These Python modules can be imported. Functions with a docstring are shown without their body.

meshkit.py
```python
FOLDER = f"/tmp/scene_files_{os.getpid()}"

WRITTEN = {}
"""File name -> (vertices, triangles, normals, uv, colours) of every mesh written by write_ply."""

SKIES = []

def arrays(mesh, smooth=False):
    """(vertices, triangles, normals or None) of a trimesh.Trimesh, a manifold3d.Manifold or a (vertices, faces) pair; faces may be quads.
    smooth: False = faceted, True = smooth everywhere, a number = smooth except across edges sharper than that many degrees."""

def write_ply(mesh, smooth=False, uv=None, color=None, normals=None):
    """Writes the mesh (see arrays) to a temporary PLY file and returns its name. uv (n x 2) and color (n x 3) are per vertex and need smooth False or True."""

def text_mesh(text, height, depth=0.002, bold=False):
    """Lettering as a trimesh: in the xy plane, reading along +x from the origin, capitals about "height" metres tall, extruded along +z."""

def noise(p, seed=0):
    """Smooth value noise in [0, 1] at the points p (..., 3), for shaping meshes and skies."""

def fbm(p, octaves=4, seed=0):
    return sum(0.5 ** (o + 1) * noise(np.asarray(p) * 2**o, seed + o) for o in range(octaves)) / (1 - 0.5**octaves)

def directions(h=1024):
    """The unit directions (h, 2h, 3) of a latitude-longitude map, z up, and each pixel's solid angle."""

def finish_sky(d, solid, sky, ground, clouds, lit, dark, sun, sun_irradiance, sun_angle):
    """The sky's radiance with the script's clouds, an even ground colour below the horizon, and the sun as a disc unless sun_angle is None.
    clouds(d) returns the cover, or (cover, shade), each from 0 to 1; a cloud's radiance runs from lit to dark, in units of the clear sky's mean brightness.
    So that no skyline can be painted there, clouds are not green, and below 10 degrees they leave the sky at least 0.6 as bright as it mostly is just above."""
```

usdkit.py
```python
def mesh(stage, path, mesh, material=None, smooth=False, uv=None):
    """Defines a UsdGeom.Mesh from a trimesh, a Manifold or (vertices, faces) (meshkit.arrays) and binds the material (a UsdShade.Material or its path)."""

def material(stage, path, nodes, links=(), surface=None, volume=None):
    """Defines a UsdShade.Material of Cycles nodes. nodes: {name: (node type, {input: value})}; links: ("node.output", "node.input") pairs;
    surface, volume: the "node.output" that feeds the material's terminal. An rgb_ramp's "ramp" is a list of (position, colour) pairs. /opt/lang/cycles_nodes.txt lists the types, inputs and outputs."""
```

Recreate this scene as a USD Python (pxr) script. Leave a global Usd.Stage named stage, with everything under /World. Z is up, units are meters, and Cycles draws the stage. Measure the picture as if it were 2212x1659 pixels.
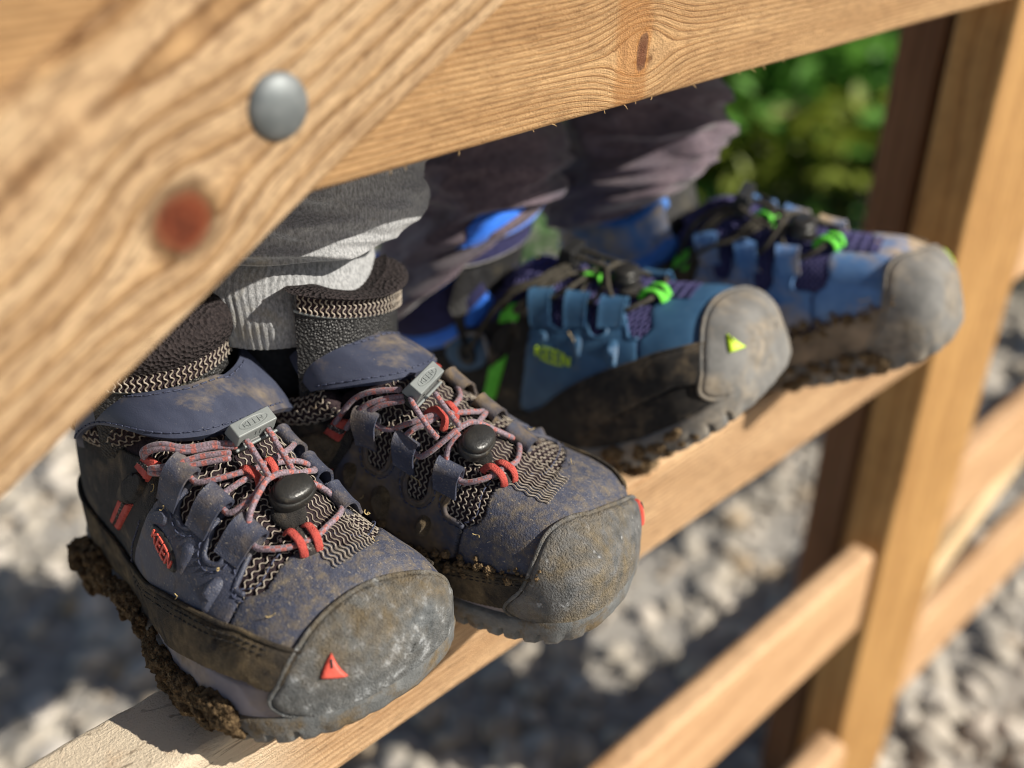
import math, random
import numpy as np
import trimesh, manifold3d, shapely, usdkit, meshkit
from shapely import affinity
from shapely.geometry import Polygon, LineString, Point
from scipy.interpolate import PchipInterpolator, CubicSpline
from scipy.spatial import Delaunay
from scipy.spatial.transform import Rotation as Rot
from pxr import Usd, UsdGeom, UsdLux, UsdShade, Sdf, Gf, Vt

stage = Usd.Stage.CreateInMemory()
UsdGeom.Xform.Define(stage, '/World')
rng = np.random.default_rng(7)
# ---------------------------------------------------------------- camera
EYE = np.array([0., -.255, .30])
RIGHT, DOWN, FWD = np.array([.7210, -.6930, .0063]), np.array([-.3463, -.3683, -.8628]), np.array([.5999, .6198, -.5058])
cam = UsdGeom.Camera.Define(stage, '/World/camera')
cam.CreateHorizontalApertureAttr(36.0)
cam.CreateFocalLengthAttr(36.0 * 2200 / 2212)
cam.CreateFStopAttr(3.7)
cam.CreateFocusDistanceAttr(.385)
cam.CreateClippingRangeAttr((.02, 300.0))
cam.CreateExposureAttr(.57)
_m = Gf.Matrix4d(1)
for _i, _r in enumerate((RIGHT, -DOWN, -FWD)):
    _m.SetRow(_i, Gf.Vec4d(*map(float, _r), 0))
_m.SetRow(3, Gf.Vec4d(*map(float, EYE), 1))
UsdGeom.Xformable(cam).AddTransformOp().Set(_m)
# ---------------------------------------------------------------- sun and sky
SUN = np.array([.535, -.845, .68])
SUN = SUN / np.linalg.norm(SUN)
sun = UsdLux.DistantLight.Define(stage, '/World/sun')
sun.CreateIntensityAttr(1.25)
sun.CreateNormalizeAttr(True)
sun.CreateAngleAttr(.5)
sun.CreateColorAttr(Gf.Vec3f(1, .94, .83))
_z = SUN
_x = np.cross([0, 0, 1.], _z); _x /= np.linalg.norm(_x)
_y = np.cross(_z, _x)
_m = Gf.Matrix4d(1)
for _i, _r in enumerate((_x, _y, _z)):
    _m.SetRow(_i, Gf.Vec4d(*map(float, _r), 0))
UsdGeom.Xformable(sun).AddTransformOp().Set(_m)
sky = UsdLux.DomeLight.Define(stage, '/World/sky')
_sm = usdkit.material(stage, '/World/Looks/sky', {
    "s": ("sky_texture", {"sky_type": "single_scattering", "sun_disc": False, "sun_elevation": float(np.arcsin(SUN[2])), "sun_rotation": float(np.arctan2(SUN[0], SUN[1])), "altitude": 200.0, "aerosol_density": 1.5}),
    "b": ("background_shader", {"strength": .05})}, [("s.color", "b.color")], surface="b.background")
UsdShade.MaterialBindingAPI.Apply(sky.GetPrim()).Bind(_sm)
sky.GetPrim().SetCustomDataByKey('kind', 'structure')
# ---------------------------------------------------------------- scene helpers
_used = {}


def path_in(parent, name):
    k = (parent, name)
    n = _used.get(k, 0)
    _used[k] = n + 1
    return f"{parent}/{name}" if n == 0 else f"{parent}/{name}_{n:03d}"


def tag(p, label=None, cat=None, group=None, kind=None):
    for k, v in (('label', label), ('category', cat), ('group', group), ('kind', kind)):
        if v:
            p.SetCustomDataByKey(k, v)
    return p


def thing(name, label, cat, M=None, group=None):
    """An Xform directly under /World; M a 4x4 of columns (x, y, z, origin)."""
    p = path_in('/World', name)
    x = UsdGeom.Xform.Define(stage, p)
    if M is not None:
        x.AddTransformOp().Set(Gf.Matrix4d(np.asarray(M, float).T.tolist()))
    tag(x.GetPrim(), label, cat, group)
    return p


def part(parent, name, mesh, mat, smooth=40, uv=None, label=None, kind=None, attr=None):
    if isinstance(mesh, list):
        mesh = trimesh.util.concatenate(mesh)
    p = path_in(parent, name)
    m = usdkit.mesh(stage, p, mesh, MATS[mat], smooth=smooth, uv=uv)
    if attr is not None:
        UsdGeom.PrimvarsAPI(m).CreatePrimvar("grain", Sdf.ValueTypeNames.Float3Array, "vertex").Set(Vt.Vec3fArray.FromNumpy(np.asarray(attr, np.float32)))
    tag(m.GetPrim(), label, None, None, kind)
    return p


def mat4(X, Y, Z, O):
    M = np.eye(4)
    M[:3, 0], M[:3, 1], M[:3, 2], M[:3, 3] = X, Y, Z, O
    return M


def smooth_line(P, n):
    """n points along a smooth curve through P."""
    P = np.asarray(P, float)
    d = np.concatenate([[0], np.cumsum(np.maximum(np.linalg.norm(np.diff(P, axis=0), axis=1), 1e-7))])
    if len(P) < 3:
        return np.stack([np.interp(np.linspace(0, d[-1], n), d, c) for c in P.T], 1)
    return np.stack([PchipInterpolator(d, c)(np.linspace(0, d[-1], n)) if len(P) > 2 else c for c in P.T], 1)


def tube(P, r, sides=8, flat=1.0, up=None, closed=False):
    """A round-ended tube along the points P (r a number or one per point); flat squeezes it along 'up' (one vector per point)."""
    P = np.asarray(P, float)
    n = len(P)
    r = np.broadcast_to(np.asarray(r, float), (n,)).copy()
    T = np.gradient(P, axis=0) if not closed else np.roll(P, -1, 0) - np.roll(P, 1, 0)
    T /= np.maximum(np.linalg.norm(T, axis=1, keepdims=True), 1e-12)
    if up is None:
        N = np.zeros_like(P)
        a = np.array([0, 0, 1.]) if abs(T[0][2]) < .9 else np.array([1., 0, 0])
        v = np.cross(T[0], a)
        for i in range(n):
            v = v - T[i] * (v @ T[i])
            v /= max(np.linalg.norm(v), 1e-12)
            N[i] = v
    else:
        N = np.asarray(up, float) - T * np.sum(np.asarray(up) * T, 1, keepdims=True)
        N /= np.maximum(np.linalg.norm(N, axis=1, keepdims=True), 1e-12)
    B = np.cross(T, N)
    ph = np.arange(sides) * 2 * np.pi / sides
    ring = lambda i, rr, p: p + rr * (np.cos(ph)[:, None] * N[i] * flat + np.sin(ph)[:, None] * B[i])
    rows, arc = [], []
    s = np.concatenate([[0], np.cumsum(np.linalg.norm(np.diff(P, axis=0), axis=1))])
    if not closed:
        rows.append(ring(0, r[0] * .55, P[0] - T[0] * r[0] * .35 * flat)); arc.append(0)
    for i in range(n):
        rows.append(ring(i, r[i], P[i])); arc.append(s[i])
    if not closed:
        rows.append(ring(n - 1, r[-1] * .55, P[-1] + T[-1] * r[-1] * .35 * flat)); arc.append(s[-1])
    V = np.concatenate(rows)
    k, m = len(rows), sides
    i, j = np.meshgrid(np.arange(k if closed else k - 1), np.arange(m), indexing='ij')
    a, b = (i % k) * m + j, (i % k) * m + (j + 1) % m
    c, d = ((i + 1) % k) * m + (j + 1) % m, ((i + 1) % k) * m + j
    F = np.concatenate([np.stack([a, b, c], -1).reshape(-1, 3), np.stack([a, c, d], -1).reshape(-1, 3)])
    if not closed:
        F = np.vstack([F, [[0, q + 1, q] for q in range(1, m - 1)], [[(k - 1) * m, (k - 1) * m + q, (k - 1) * m + q + 1] for q in range(1, m - 1)]])
    t = trimesh.Trimesh(V, F[:, ::-1], process=False)
    t.metadata['uv'] = np.stack([np.repeat(arc, m), np.tile(np.arange(m) / m, k)], 1)
    return t


def grid_mesh(P):
    """A sheet from points P (n, m, 3)."""
    n, m = P.shape[:2]
    i, j = np.meshgrid(np.arange(n - 1), np.arange(m - 1), indexing='ij')
    a = i * m + j
    F = np.concatenate([np.stack([a, a + m, a + m + 1], -1).reshape(-1, 3), np.stack([a, a + m + 1, a + 1], -1).reshape(-1, 3)])
    return trimesh.Trimesh(P.reshape(-1, 3), F, process=False)


def shell(P, N, th, cap=True):
    """A sheet with thickness: P (n, m, 3) outer points, N outward normals."""
    n, m = P.shape[:2]
    top = grid_mesh(P)
    bot = grid_mesh(P - N * th)
    V = np.vstack([top.vertices, bot.vertices])
    F = [top.faces, bot.faces[:, ::-1] + n * m]
    ids = np.arange(n * m).reshape(n, m)
    ring = np.concatenate([ids[0, :], ids[1:, -1], ids[-1, -2::-1], ids[-2:0:-1, 0]])
    a, b = ring, np.roll(ring, -1)
    F += [np.stack([b, a, a + n * m], 1), np.stack([b, a + n * m, b + n * m], 1)]
    return trimesh.Trimesh(V, np.vstack(F), process=False)


def rbox(size, r=.001, n=6):
    """A box with rounded edges, as the hull of spheres, centred at the origin."""
    s = np.asarray(size, float) / 2 - r
    pts = [manifold3d.Manifold.sphere(r, n * 2).translate([x * s[0], y * s[1], z * s[2]]) for x in (-1, 1) for y in (-1, 1) for z in (-1, 1)]
    return manifold3d.Manifold.batch_hull(pts)


def tm(man):
    m = man.to_mesh()
    return trimesh.Trimesh(np.array(m.vert_properties[:, :3]), np.array(m.tri_verts), process=False)


def place(mesh, X, Y, Z, O):
    m = mesh.copy()
    m.vertices = np.asarray(m.vertices) @ np.stack([X, Y, Z]) + np.asarray(O)
    return m


# ---------------------------------------------------------------- panels cut and laid on the last
US, TS = .190, .075


def ut3(u, t, h=0.0):
    return surf(u, t) + np.asarray(h)[..., None] * surf_n(u, t)


def smooth_poly(pts, k=3):
    """Rounds the corners of a closed polygon a little (Chaikin)."""
    P = np.asarray(pts, float)
    for _ in range(k):
        Q = np.roll(P, -1, 0)
        P = np.stack([.75 * P + .25 * Q, .25 * P + .75 * Q], 1).reshape(-1, 2)
    return P


def patch(poly, h=.0016, r=.0012, off=0.0, res=.0024, edge=None, holes=(), rough=0.0, soft=False, relax=0):
    """A panel with its own thickness: poly in (u, t), rounded edges of radius r, lying on the last."""
    S = np.array([US, TS])
    G = Polygon(np.asarray(poly) * S, [np.asarray(q) * S for q in holes]).buffer(0)
    if G.geom_type != 'Polygon':
        G = max(G.geoms, key=lambda g: g.area)
    pts = []
    rings = [G.exterior] + list(G.interiors)
    for R_ in rings:
        k = max(8, int(R_.length / (res * .55)))
        pts.append(np.array([R_.interpolate(i / k, normalized=True).coords[0] for i in range(k)]))
    for fr in (.15, .45, 1.0):
        g = G.buffer(-r * fr)
        for gg in getattr(g, 'geoms', [g]):
            if gg.is_empty or gg.area < 1e-8:
                continue
            for R_ in [gg.exterior] + list(gg.interiors):
                k = max(6, int(R_.length / (res * .7)))
                pts.append(np.array([R_.interpolate(i / k, normalized=True).coords[0] for i in range(k)]))
    g = G.buffer(-r * 1.0 - res * .45)
    if not g.is_empty:
        x0, y0, x1, y1 = g.bounds
        gx, gy = np.meshgrid(np.arange(x0, x1 + res, res), np.arange(y0, y1 + res, res * .87))
        gx = gx + (np.arange(gx.shape[0]) % 2)[:, None] * res / 2
        q = np.stack([gx.ravel(), gy.ravel()], 1)
        pts.append(q[shapely.contains_xy(g, q[:, 0], q[:, 1])])
    P = np.concatenate(pts)
    P = P[np.unique(np.round(P / 1e-5).astype(int), axis=0, return_index=True)[1]]
    tri = Delaunay(P).simplices
    c = P[tri].mean(1)
    tri = tri[shapely.contains_xy(G, c[:, 0], c[:, 1])]
    a, b, d = P[tri[:, 0]], P[tri[:, 1]], P[tri[:, 2]]
    ar = (b[:, 0] - a[:, 0]) * (d[:, 1] - a[:, 1]) - (d[:, 0] - a[:, 0]) * (b[:, 1] - a[:, 1])
    tri = tri[np.abs(ar) > 1e-12]
    ar = ar[np.abs(ar) > 1e-12]
    tri[ar < 0] = tri[ar < 0][:, ::-1]
    E = G.boundary if edge is None else LineString(np.asarray(edge) * S)
    d = shapely.distance(shapely.points(P), E)
    k = np.clip(d / r, 0, 1)
    prof = (k * k * (3 - 2 * k)) if soft else np.sqrt(np.maximum(1 - (1 - k) ** 2, 0))
    H = off + h * prof - np.where(d < 1e-6, .0004, 0)
    u, t = P[:, 0] / US, P[:, 1] / TS
    if rough:
        k = k * np.clip((1 - P[:, 0] / US) / .04, 0, 1)
        H = H + rough * (meshkit.fbm(np.stack([P[:, 0], P[:, 1], 0 * P[:, 0]], 1) * 260, 3) - .5) * k
    V = surf(np.clip(u, 0, 1), t) + H[:, None] * surf_n(u, t)
    if relax:
        _, first, inv = np.unique(np.round(V / 8e-5).astype(int), axis=0, return_index=True, return_inverse=True)
        inv = inv.ravel()
        V, d, tri, u, t = V[first], d[first], inv[tri], u[first], t[first]
        tri = tri[(tri[:, 0] != tri[:, 1]) & (tri[:, 1] != tri[:, 2]) & (tri[:, 0] != tri[:, 2])]
        e = np.unique(np.sort(np.concatenate([tri[:, :2], tri[:, 1:], tri[:, ::2]]), axis=1), axis=0)
        deg = np.bincount(e.ravel(), minlength=len(V))[:, None]
        wgt = (np.clip((d - .0016) / .004, 0, 1) * ~((u > .993) & (np.abs(t) > .9)) * np.clip((1.24 - np.abs(t)) / .04, 0, 1))[:, None]
        for k in range(relax):
            acc = np.zeros_like(V)
            np.add.at(acc, e[:, 0], V[e[:, 1]])
            np.add.at(acc, e[:, 1], V[e[:, 0]])
            V = V + wgt * (.5 if k % 2 == 0 else -.46) * (acc / np.maximum(deg, 1) - V)
        return trimesh.Trimesh(V, tri, process=False)
    m = trimesh.Trimesh(V, tri, process=False)
    m.metadata['uv'] = P
    return m


def on_line(pts, n):
    """n (u, t) points along a polyline given in (u, t), evenly spaced on the shoe."""
    P = np.asarray(pts, float) * [US, TS]
    return smooth_line(P, n) / [US, TS]


def inset_line(pts, d):
    P = np.asarray(pts, float) * [US, TS]
    T = np.gradient(P, axis=0)
    T /= np.maximum(np.linalg.norm(T, axis=1, keepdims=True), 1e-9)
    return (P + d * np.stack([-T[:, 1], T[:, 0]], 1)) / [US, TS]


def stitches(pts, h, length=.0021, gap=.0011, r=.00032, n=400):
    """Separate stitches along a (u, t) line at height h."""
    L = on_line(pts, n)
    X = ut3(L[:, 0], L[:, 1], np.full(n, h))
    s = np.concatenate([[0], np.cumsum(np.linalg.norm(np.diff(X, axis=0), axis=1))])
    out = []
    for a in np.arange(gap, s[-1] - length, length + gap):
        q = a + np.array([0, .5, 1]) * length
        P = np.stack([np.interp(q, s, X[:, i]) for i in range(3)], 1)
        uu, tt = np.interp(q, s, L[:, 0]), np.interp(q, s, L[:, 1])
        P = P + surf_n(uu, tt) * (np.array([-.0002, .0002, -.0002]))[:, None]
        out.append(tube(P, r, 5))
    return trimesh.util.concatenate(out) if out else None
# ---------------------------------------------------------------- shoe last: a smooth surface S(u, t)
# shoe space: x from heel to toe, y towards the outer side of the foot, z up; u 0..1 heel to toe,
# t 0 on the crest, +1 / -1 where the upper meets the midsole (outer / inner), beyond that the sole wall
_sx = np.array([0, .004, .012, .03, .06, .09, .12, .140, .155, .166, .175, .181, .186, .1885, .190])
_lo = np.array([0, .0125, .021, .0275, .031, .038, .0455, .0475, .0465, .0425, .0355, .0285, .018, .0095, -.004])
_li = np.array([0, .0125, .0205, .0265, .0275, .0275, .030, .033, .0345, .0348, .0335, .0300, .0235, .0160, .004])
_hx = np.array([0, .03, .055, .07, .085, .10, .115, .130, .145, .158, .168, .176, .182, .1865, .189, .190])
_hz = np.array([.086, .088, .087, .0885, .093, .086, .078, .0705, .0640, .0600, .0570, .0525, .0490, .0435, .0388, .0365])
_po, _pi, _ph = PchipInterpolator(_sx, _lo), PchipInterpolator(_sx, _li), PchipInterpolator(_hx, _hz)
_xu = PchipInterpolator([0, .03, .12, .7, .88, .95, 1], [0, .002, .018, .128, .1705, .1842, .190])


def zbase(x):
    return .019 + .016 * np.clip((x - .110) / .08, 0, 1) ** 1.5


def _raw(x, w, out):
    """The section at x: w 0..1 from crest to base, out +1 outer side, -1 inner side."""
    zb, h, lo, li = zbase(x), _ph(x), _po(x), _pi(x)
    crest = np.clip(-.0065 * np.clip(x / .11, 0, 1), -li + 1e-6, lo - 1e-6)
    crest = np.where(x > .1885, -.004 + 0 * x, crest)
    a = np.interp(x, [0, .07, .11, .15, .172, .19], [.62, .66, .84, .90, .84, .76])
    b = np.interp(x, [0, .07, .11, .15, .172, .19], [.75, .78, .98, .92, .82, .85])
    th = np.clip(w, 0, 1) * np.pi / 2
    f, g = np.sin(th) ** a, np.maximum(np.cos(th), 0) ** b
    return np.where(out > 0, crest + (lo - crest) * f, crest - (li + crest) * f), zb + (h - zb) * g


_GX, _GW = np.linspace(0, .190, 160), np.linspace(0, 1, 121) ** 1.5
_GW = np.concatenate([_GW, [1]])[:-1]
_ARC = {}
for _o in (1, -1):
    _w = np.linspace(0, 1, 601) ** 1.6 * .5
    _w = np.concatenate([_w, 1 - _w[::-1][1:]])
    _tab = []
    for _x in _GX:
        _y, _z = _raw(_x + 0 * _w, _w, _o)
        _l = np.concatenate([[0], np.cumsum(np.hypot(np.diff(_y), np.diff(_z)))])
        _tab.append(np.interp(np.linspace(0, 1, 201), _l / max(_l[-1], 1e-9), _w))
    _ARC[_o] = np.array(_tab)


def _arc(x, s, o):
    i = np.clip(x / .190 * 159, 0, 158.999)
    j = np.clip(s, 0, 1) * 199.999
    i0, j0 = i.astype(int), j.astype(int)
    fi, fj, T = i - i0, j - j0, _ARC[o]
    return (T[i0, j0] * (1 - fi) + T[i0 + 1, j0] * fi) * (1 - fj) + (T[i0, j0 + 1] * (1 - fi) + T[i0 + 1, j0 + 1] * fi) * fj


def surf(u, t):
    u, t = np.broadcast_arrays(np.asarray(u, float), np.asarray(t, float))
    x, s = _xu(np.clip(u, 0, 1)), np.abs(t)
    w = np.where(t >= 0, _arc(x, s, 1), _arc(x, s, -1))
    y, z = _raw(x, w, np.where(t >= 0, 1, -1))
    return np.stack([x, y, z - np.clip(s - 1, 0, 1) * .075], -1)


def surf_n(u, t, e=4e-3):
    u, t = np.broadcast_arrays(np.asarray(u, float), np.asarray(t, float))
    uc = np.clip(u, .012, .988)
    tt = np.where((np.abs(t) < 1.0 + e) & (np.abs(t) > 1 - e), np.sign(t) * (1 - e), t)
    du = surf(uc + e, tt) - surf(uc - e, tt)
    dt = surf(uc, tt + e) - surf(uc, tt - e)
    n = np.cross(du, dt)
    n = n / np.maximum(np.linalg.norm(n, axis=-1, keepdims=True), 1e-12)
    k = np.clip((u - .955) / .045, 0, 1)[..., None]
    n = n * (1 - k) + k * np.stack([1 + 0 * u, 0 * u, .35 * np.clip(1 - np.abs(t), 0, 1)], -1)
    return n / np.maximum(np.linalg.norm(n, axis=-1, keepdims=True), 1e-12)
# ---------------------------------------------------------------- materials
MATS = {}


def M(name, nodes, links, surface="p.BSDF", volume=None):
    MATS[name] = usdkit.material(stage, '/World/Looks/' + name, nodes, links, surface=surface, volume=volume)


def worn(name, c1, c2, rough=.6, scale=120., dirt=None, lo=.5, hi=.62, dscale=60., bump=.3, bscale=900., bdist=.0006, spec=.4, fleck=None, fl_lo=.62, fl_hi=.68, fl_scale=420., sheen=0., stretch=(1, 1, 1), voro=False, metal=0., zdirt=None):
    """A base colour that varies, with dirt in patches, light flecks and a fine relief."""
    n = {"tc": ("texture_coordinate", {}), "mp": ("mapping", {"scale": stretch}),
         "n1": ("noise_texture", {"scale": scale, "detail": 5.0, "roughness": .6}),
         "r1": ("rgb_ramp", {"ramp": [(.32, c1), (.68, c2)]}),
         "nb": ("noise_texture", {"scale": bscale, "detail": 3.0, "roughness": .6}) if not voro else ("voronoi_texture", {"scale": bscale, "feature": "f1"}),
         "bp": ("bump", {"strength": bump, "distance": bdist}),
         "p": ("principled_bsdf", {"roughness": rough, "specular_ior_level": spec, "metallic": metal, **({"sheen_weight": sheen, "sheen_roughness": .5} if sheen else {})})}
    l = [("tc.object", "mp.vector"), ("mp.vector", "n1.vector"), ("tc.object", "nb.vector"), ("n1.fac", "r1.fac"), ("nb.distance" if voro else "nb.fac", "bp.height"), ("bp.normal", "p.normal")]
    out = "r1.color"
    if fleck is not None:
        n |= {"n3": ("noise_texture", {"scale": fl_scale, "detail": 3.0, "roughness": .7}), "r3": ("rgb_ramp", {"ramp": [(fl_lo, (0, 0, 0)), (fl_hi, (1, 1, 1))]}),
              "m3": ("mix_color", {"b": fleck})}
        l += [("mp.vector", "n3.vector"), ("n3.fac", "r3.fac"), ("r3.color", "m3.fac"), (out, "m3.a")]
        out = "m3.result"
    if dirt is not None:
        n |= {"n2": ("noise_texture", {"scale": dscale, "detail": 8.0, "roughness": .68, "distortion": .3}), "r2": ("rgb_ramp", {"ramp": [(lo, (0, 0, 0)), (hi, (1, 1, 1))]}),
              "nd": ("noise_texture", {"scale": dscale * 6, "detail": 4.0}), "rd": ("rgb_ramp", {"ramp": [(.3, tuple(.6 * x for x in dirt)), (.7, tuple(1.25 * x for x in dirt))]}),
              "m2": ("mix_color", {})}
        mask = "r2.color"
        if zdirt:
            n |= {"sz": ("separate_xyz", {}), "rz": ("map_range", {"range_type": "smoothstep", "from_min": zdirt[0], "from_max": zdirt[1], "to_min": .18, "to_max": 1.0, "clamp": True}), "mz": ("math", {"math_type": "multiply"})}
            l += [("tc.object", "sz.vector"), ("sz.z", "rz.value"), ("r2.color", "mz.value1"), ("rz.result", "mz.value2")]
            mask = "mz.value"
        l += [("tc.object", "n2.vector"), ("n2.fac", "r2.fac"), ("tc.object", "nd.vector"), ("nd.fac", "rd.fac"), (mask, "m2.fac"), (out, "m2.a"), ("rd.color", "m2.b")]
        out = "m2.result"
        n |= {"rr": ("mix_float", {"a": rough, "b": .9})}
        l += [(mask, "rr.fac"), ("rr.result", "p.roughness")]
    M(name, n, l + [(out, "p.base_color")])


TAN = (.26, .19, .115)
MUD = (.075, .05, .03)
worn("navy_leather", (.035, .040, .064), (.056, .062, .092), rough=.46, scale=90, dirt=(.20, .155, .11), lo=.50, hi=.76, dscale=42, bump=.5, bscale=1300, bdist=.0008, fleck=(.30, .26, .21), fl_lo=.62, fl_hi=.70, fl_scale=700, stretch=(1, 2.6, 1.6))
worn("navy_leather_dusty", (.036, .041, .066), (.058, .064, .094), rough=.54, scale=90, dirt=(.17, .135, .09), lo=.44, hi=.74, dscale=260, bump=.55, bscale=1200, bdist=.0008, fleck=(.32, .27, .20), fl_lo=.61, fl_hi=.69, fl_scale=650, stretch=(1, 2.2, 1.4))
worn("muddy_leather", (.036, .040, .062), (.058, .062, .085), rough=.7, scale=80, dirt=(.14, .10, .06), lo=.40, hi=.60, dscale=40, bump=.4, bscale=900)
worn("strap_leather", (.038, .044, .072), (.055, .063, .098), rough=.40, scale=70, dirt=(.20, .155, .10), lo=.54, hi=.72, dscale=26, bump=.18, bscale=1600, fleck=(.24, .22, .20), fl_lo=.68, fl_hi=.74, fl_scale=600, stretch=(.6, 2.5, 2.5))
worn("black_suede", (.012, .011, .011), (.03, .026, .022), rough=.95, scale=300, dirt=(.14, .105, .066), lo=.50, hi=.72, dscale=55, bump=.8, bscale=1800, bdist=.0012, spec=.15, sheen=.12)
worn("tan_suede", (.05, .036, .02), (.13, .095, .055), rough=.95, scale=260, bump=.8, bscale=1700, bdist=.0012, spec=.15, sheen=.12)
worn("mudguard_suede", (.022, .019, .017), (.055, .045, .034), rough=.92, scale=220, dirt=(.17, .125, .07), lo=.44, hi=.68, dscale=48, bump=.8, bscale=1500, bdist=.001, spec=.2)
worn("pebbled_leather", (.020, .020, .021), (.034, .033, .033), rough=.42, scale=90, dirt=(.13, .11, .065), lo=.58, hi=.78, dscale=60, bump=.9, bscale=900, bdist=.0011, voro=True)
worn("toe_rubber", (.062, .068, .072), (.19, .20, .205), rough=.55, scale=190, dirt=(.135, .105, .065), lo=.36, hi=.60, zdirt=(.030, .050), dscale=48, bump=1.0, bscale=1300, bdist=.0015, fleck=(.46, .48, .50), fl_lo=.57, fl_hi=.74, fl_scale=190, spec=.35)
worn("toe_rubber_muddy", (.065, .068, .07), (.18, .18, .18), rough=.7, scale=170, dirt=(.18, .145, .095), lo=.43, hi=.64, dscale=52, bump=1.0, bscale=1200, bdist=.0016, fleck=(.42, .43, .44), fl_lo=.63, fl_hi=.73, fl_scale=120, spec=.3)
worn("sole_rubber", (.085, .09, .092), (.15, .155, .155), rough=.7, scale=140, dirt=(.12, .088, .05), lo=.46, hi=.62, dscale=70, bump=.7, bscale=1100)
worn("midsole_foam", (.15, .135, .155), (.23, .205, .215), rough=.6, scale=60, dirt=(.24, .185, .125), lo=.46, hi=.70, dscale=38, bump=.35, bscale=1200)
worn("mud", (.030, .018, .010), (.20, .135, .072), rough=.95, scale=330, bump=1.0, bscale=900, bdist=.002, spec=.1, fleck=(.36, .25, .13), fl_lo=.62, fl_hi=.68, fl_scale=520)
worn("dry_mud", (.10, .068, .038), (.26, .18, .10), rough=.95, scale=420, bump=1.0, bscale=1200, bdist=.0015, spec=.1)
worn("navy_thread", (.02, .025, .055), (.07, .08, .13), rough=.7, scale=900)
worn("black_thread", (.008, .007, .007), (.03, .025, .02), rough=.8, scale=900)
worn("coral_webbing", (.42, .050, .038), (.58, .105, .080), rough=.75, scale=300, bump=.9, bscale=2200, bdist=.001, dirt=(.2, .1, .06), lo=.66, hi=.85)
worn("coral_rubber", (.56, .075, .050), (.68, .115, .08), rough=.5, scale=120, dirt=(.25, .13, .09), lo=.62, hi=.85)
worn("dark_webbing", (.012, .010, .010), (.05, .04, .035), rough=.85, scale=700, fleck=(.42, .38, .34), fl_lo=.58, fl_hi=.62, fl_scale=900, bump=.8, bscale=2200)
worn("grey_plastic", (.155, .17, .17), (.20, .215, .21), rough=.42, scale=60, bump=.06, bscale=1500, dirt=(.2, .17, .12), lo=.68, hi=.86)
worn("black_rubber", (.013, .013, .013), (.026, .025, .023), rough=.33, scale=120, dirt=(.12, .10, .065), lo=.60, hi=.80, dscale=120, bump=.25, bscale=900)
worn("black_plastic", (.012, .012, .012), (.022, .022, .022), rough=.45, scale=120, bump=.2)
worn("knit_base", (.022, .015, .020), (.05, .034, .036), rough=.95, scale=800, bump=.9, bscale=1500, bdist=.001, spec=.15)
worn("knit_yarn", (.20, .165, .13), (.40, .355, .30), rough=.85, scale=500, dirt=(.17, .12, .075), lo=.52, hi=.74, dscale=60, spec=.2)
worn("black_mesh", (.012, .009, .010), (.034, .026, .026), rough=.9, scale=700, bump=1.0, bscale=640, bdist=.0016, voro=True, spec=.25)
worn("grey_jersey", (.17, .174, .18), (.40, .405, .415), rough=.95, scale=1100, dirt=(.33, .29, .20), lo=.60, hi=.82, dscale=30, bump=.6, bscale=1500, bdist=.0006, spec=.15, sheen=.25, stretch=(1, 1, .35))
worn("mauve_cloth", (.085, .062, .078), (.17, .128, .148), rough=.95, scale=420, bump=.6, bscale=1200, spec=.15, sheen=.3, dirt=(.06, .05, .07), lo=.5, hi=.7, dscale=9)
worn("sock", (.020, .020, .022), (.04, .04, .044), rough=.95, scale=600, bump=.6, bscale=1500)
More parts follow.
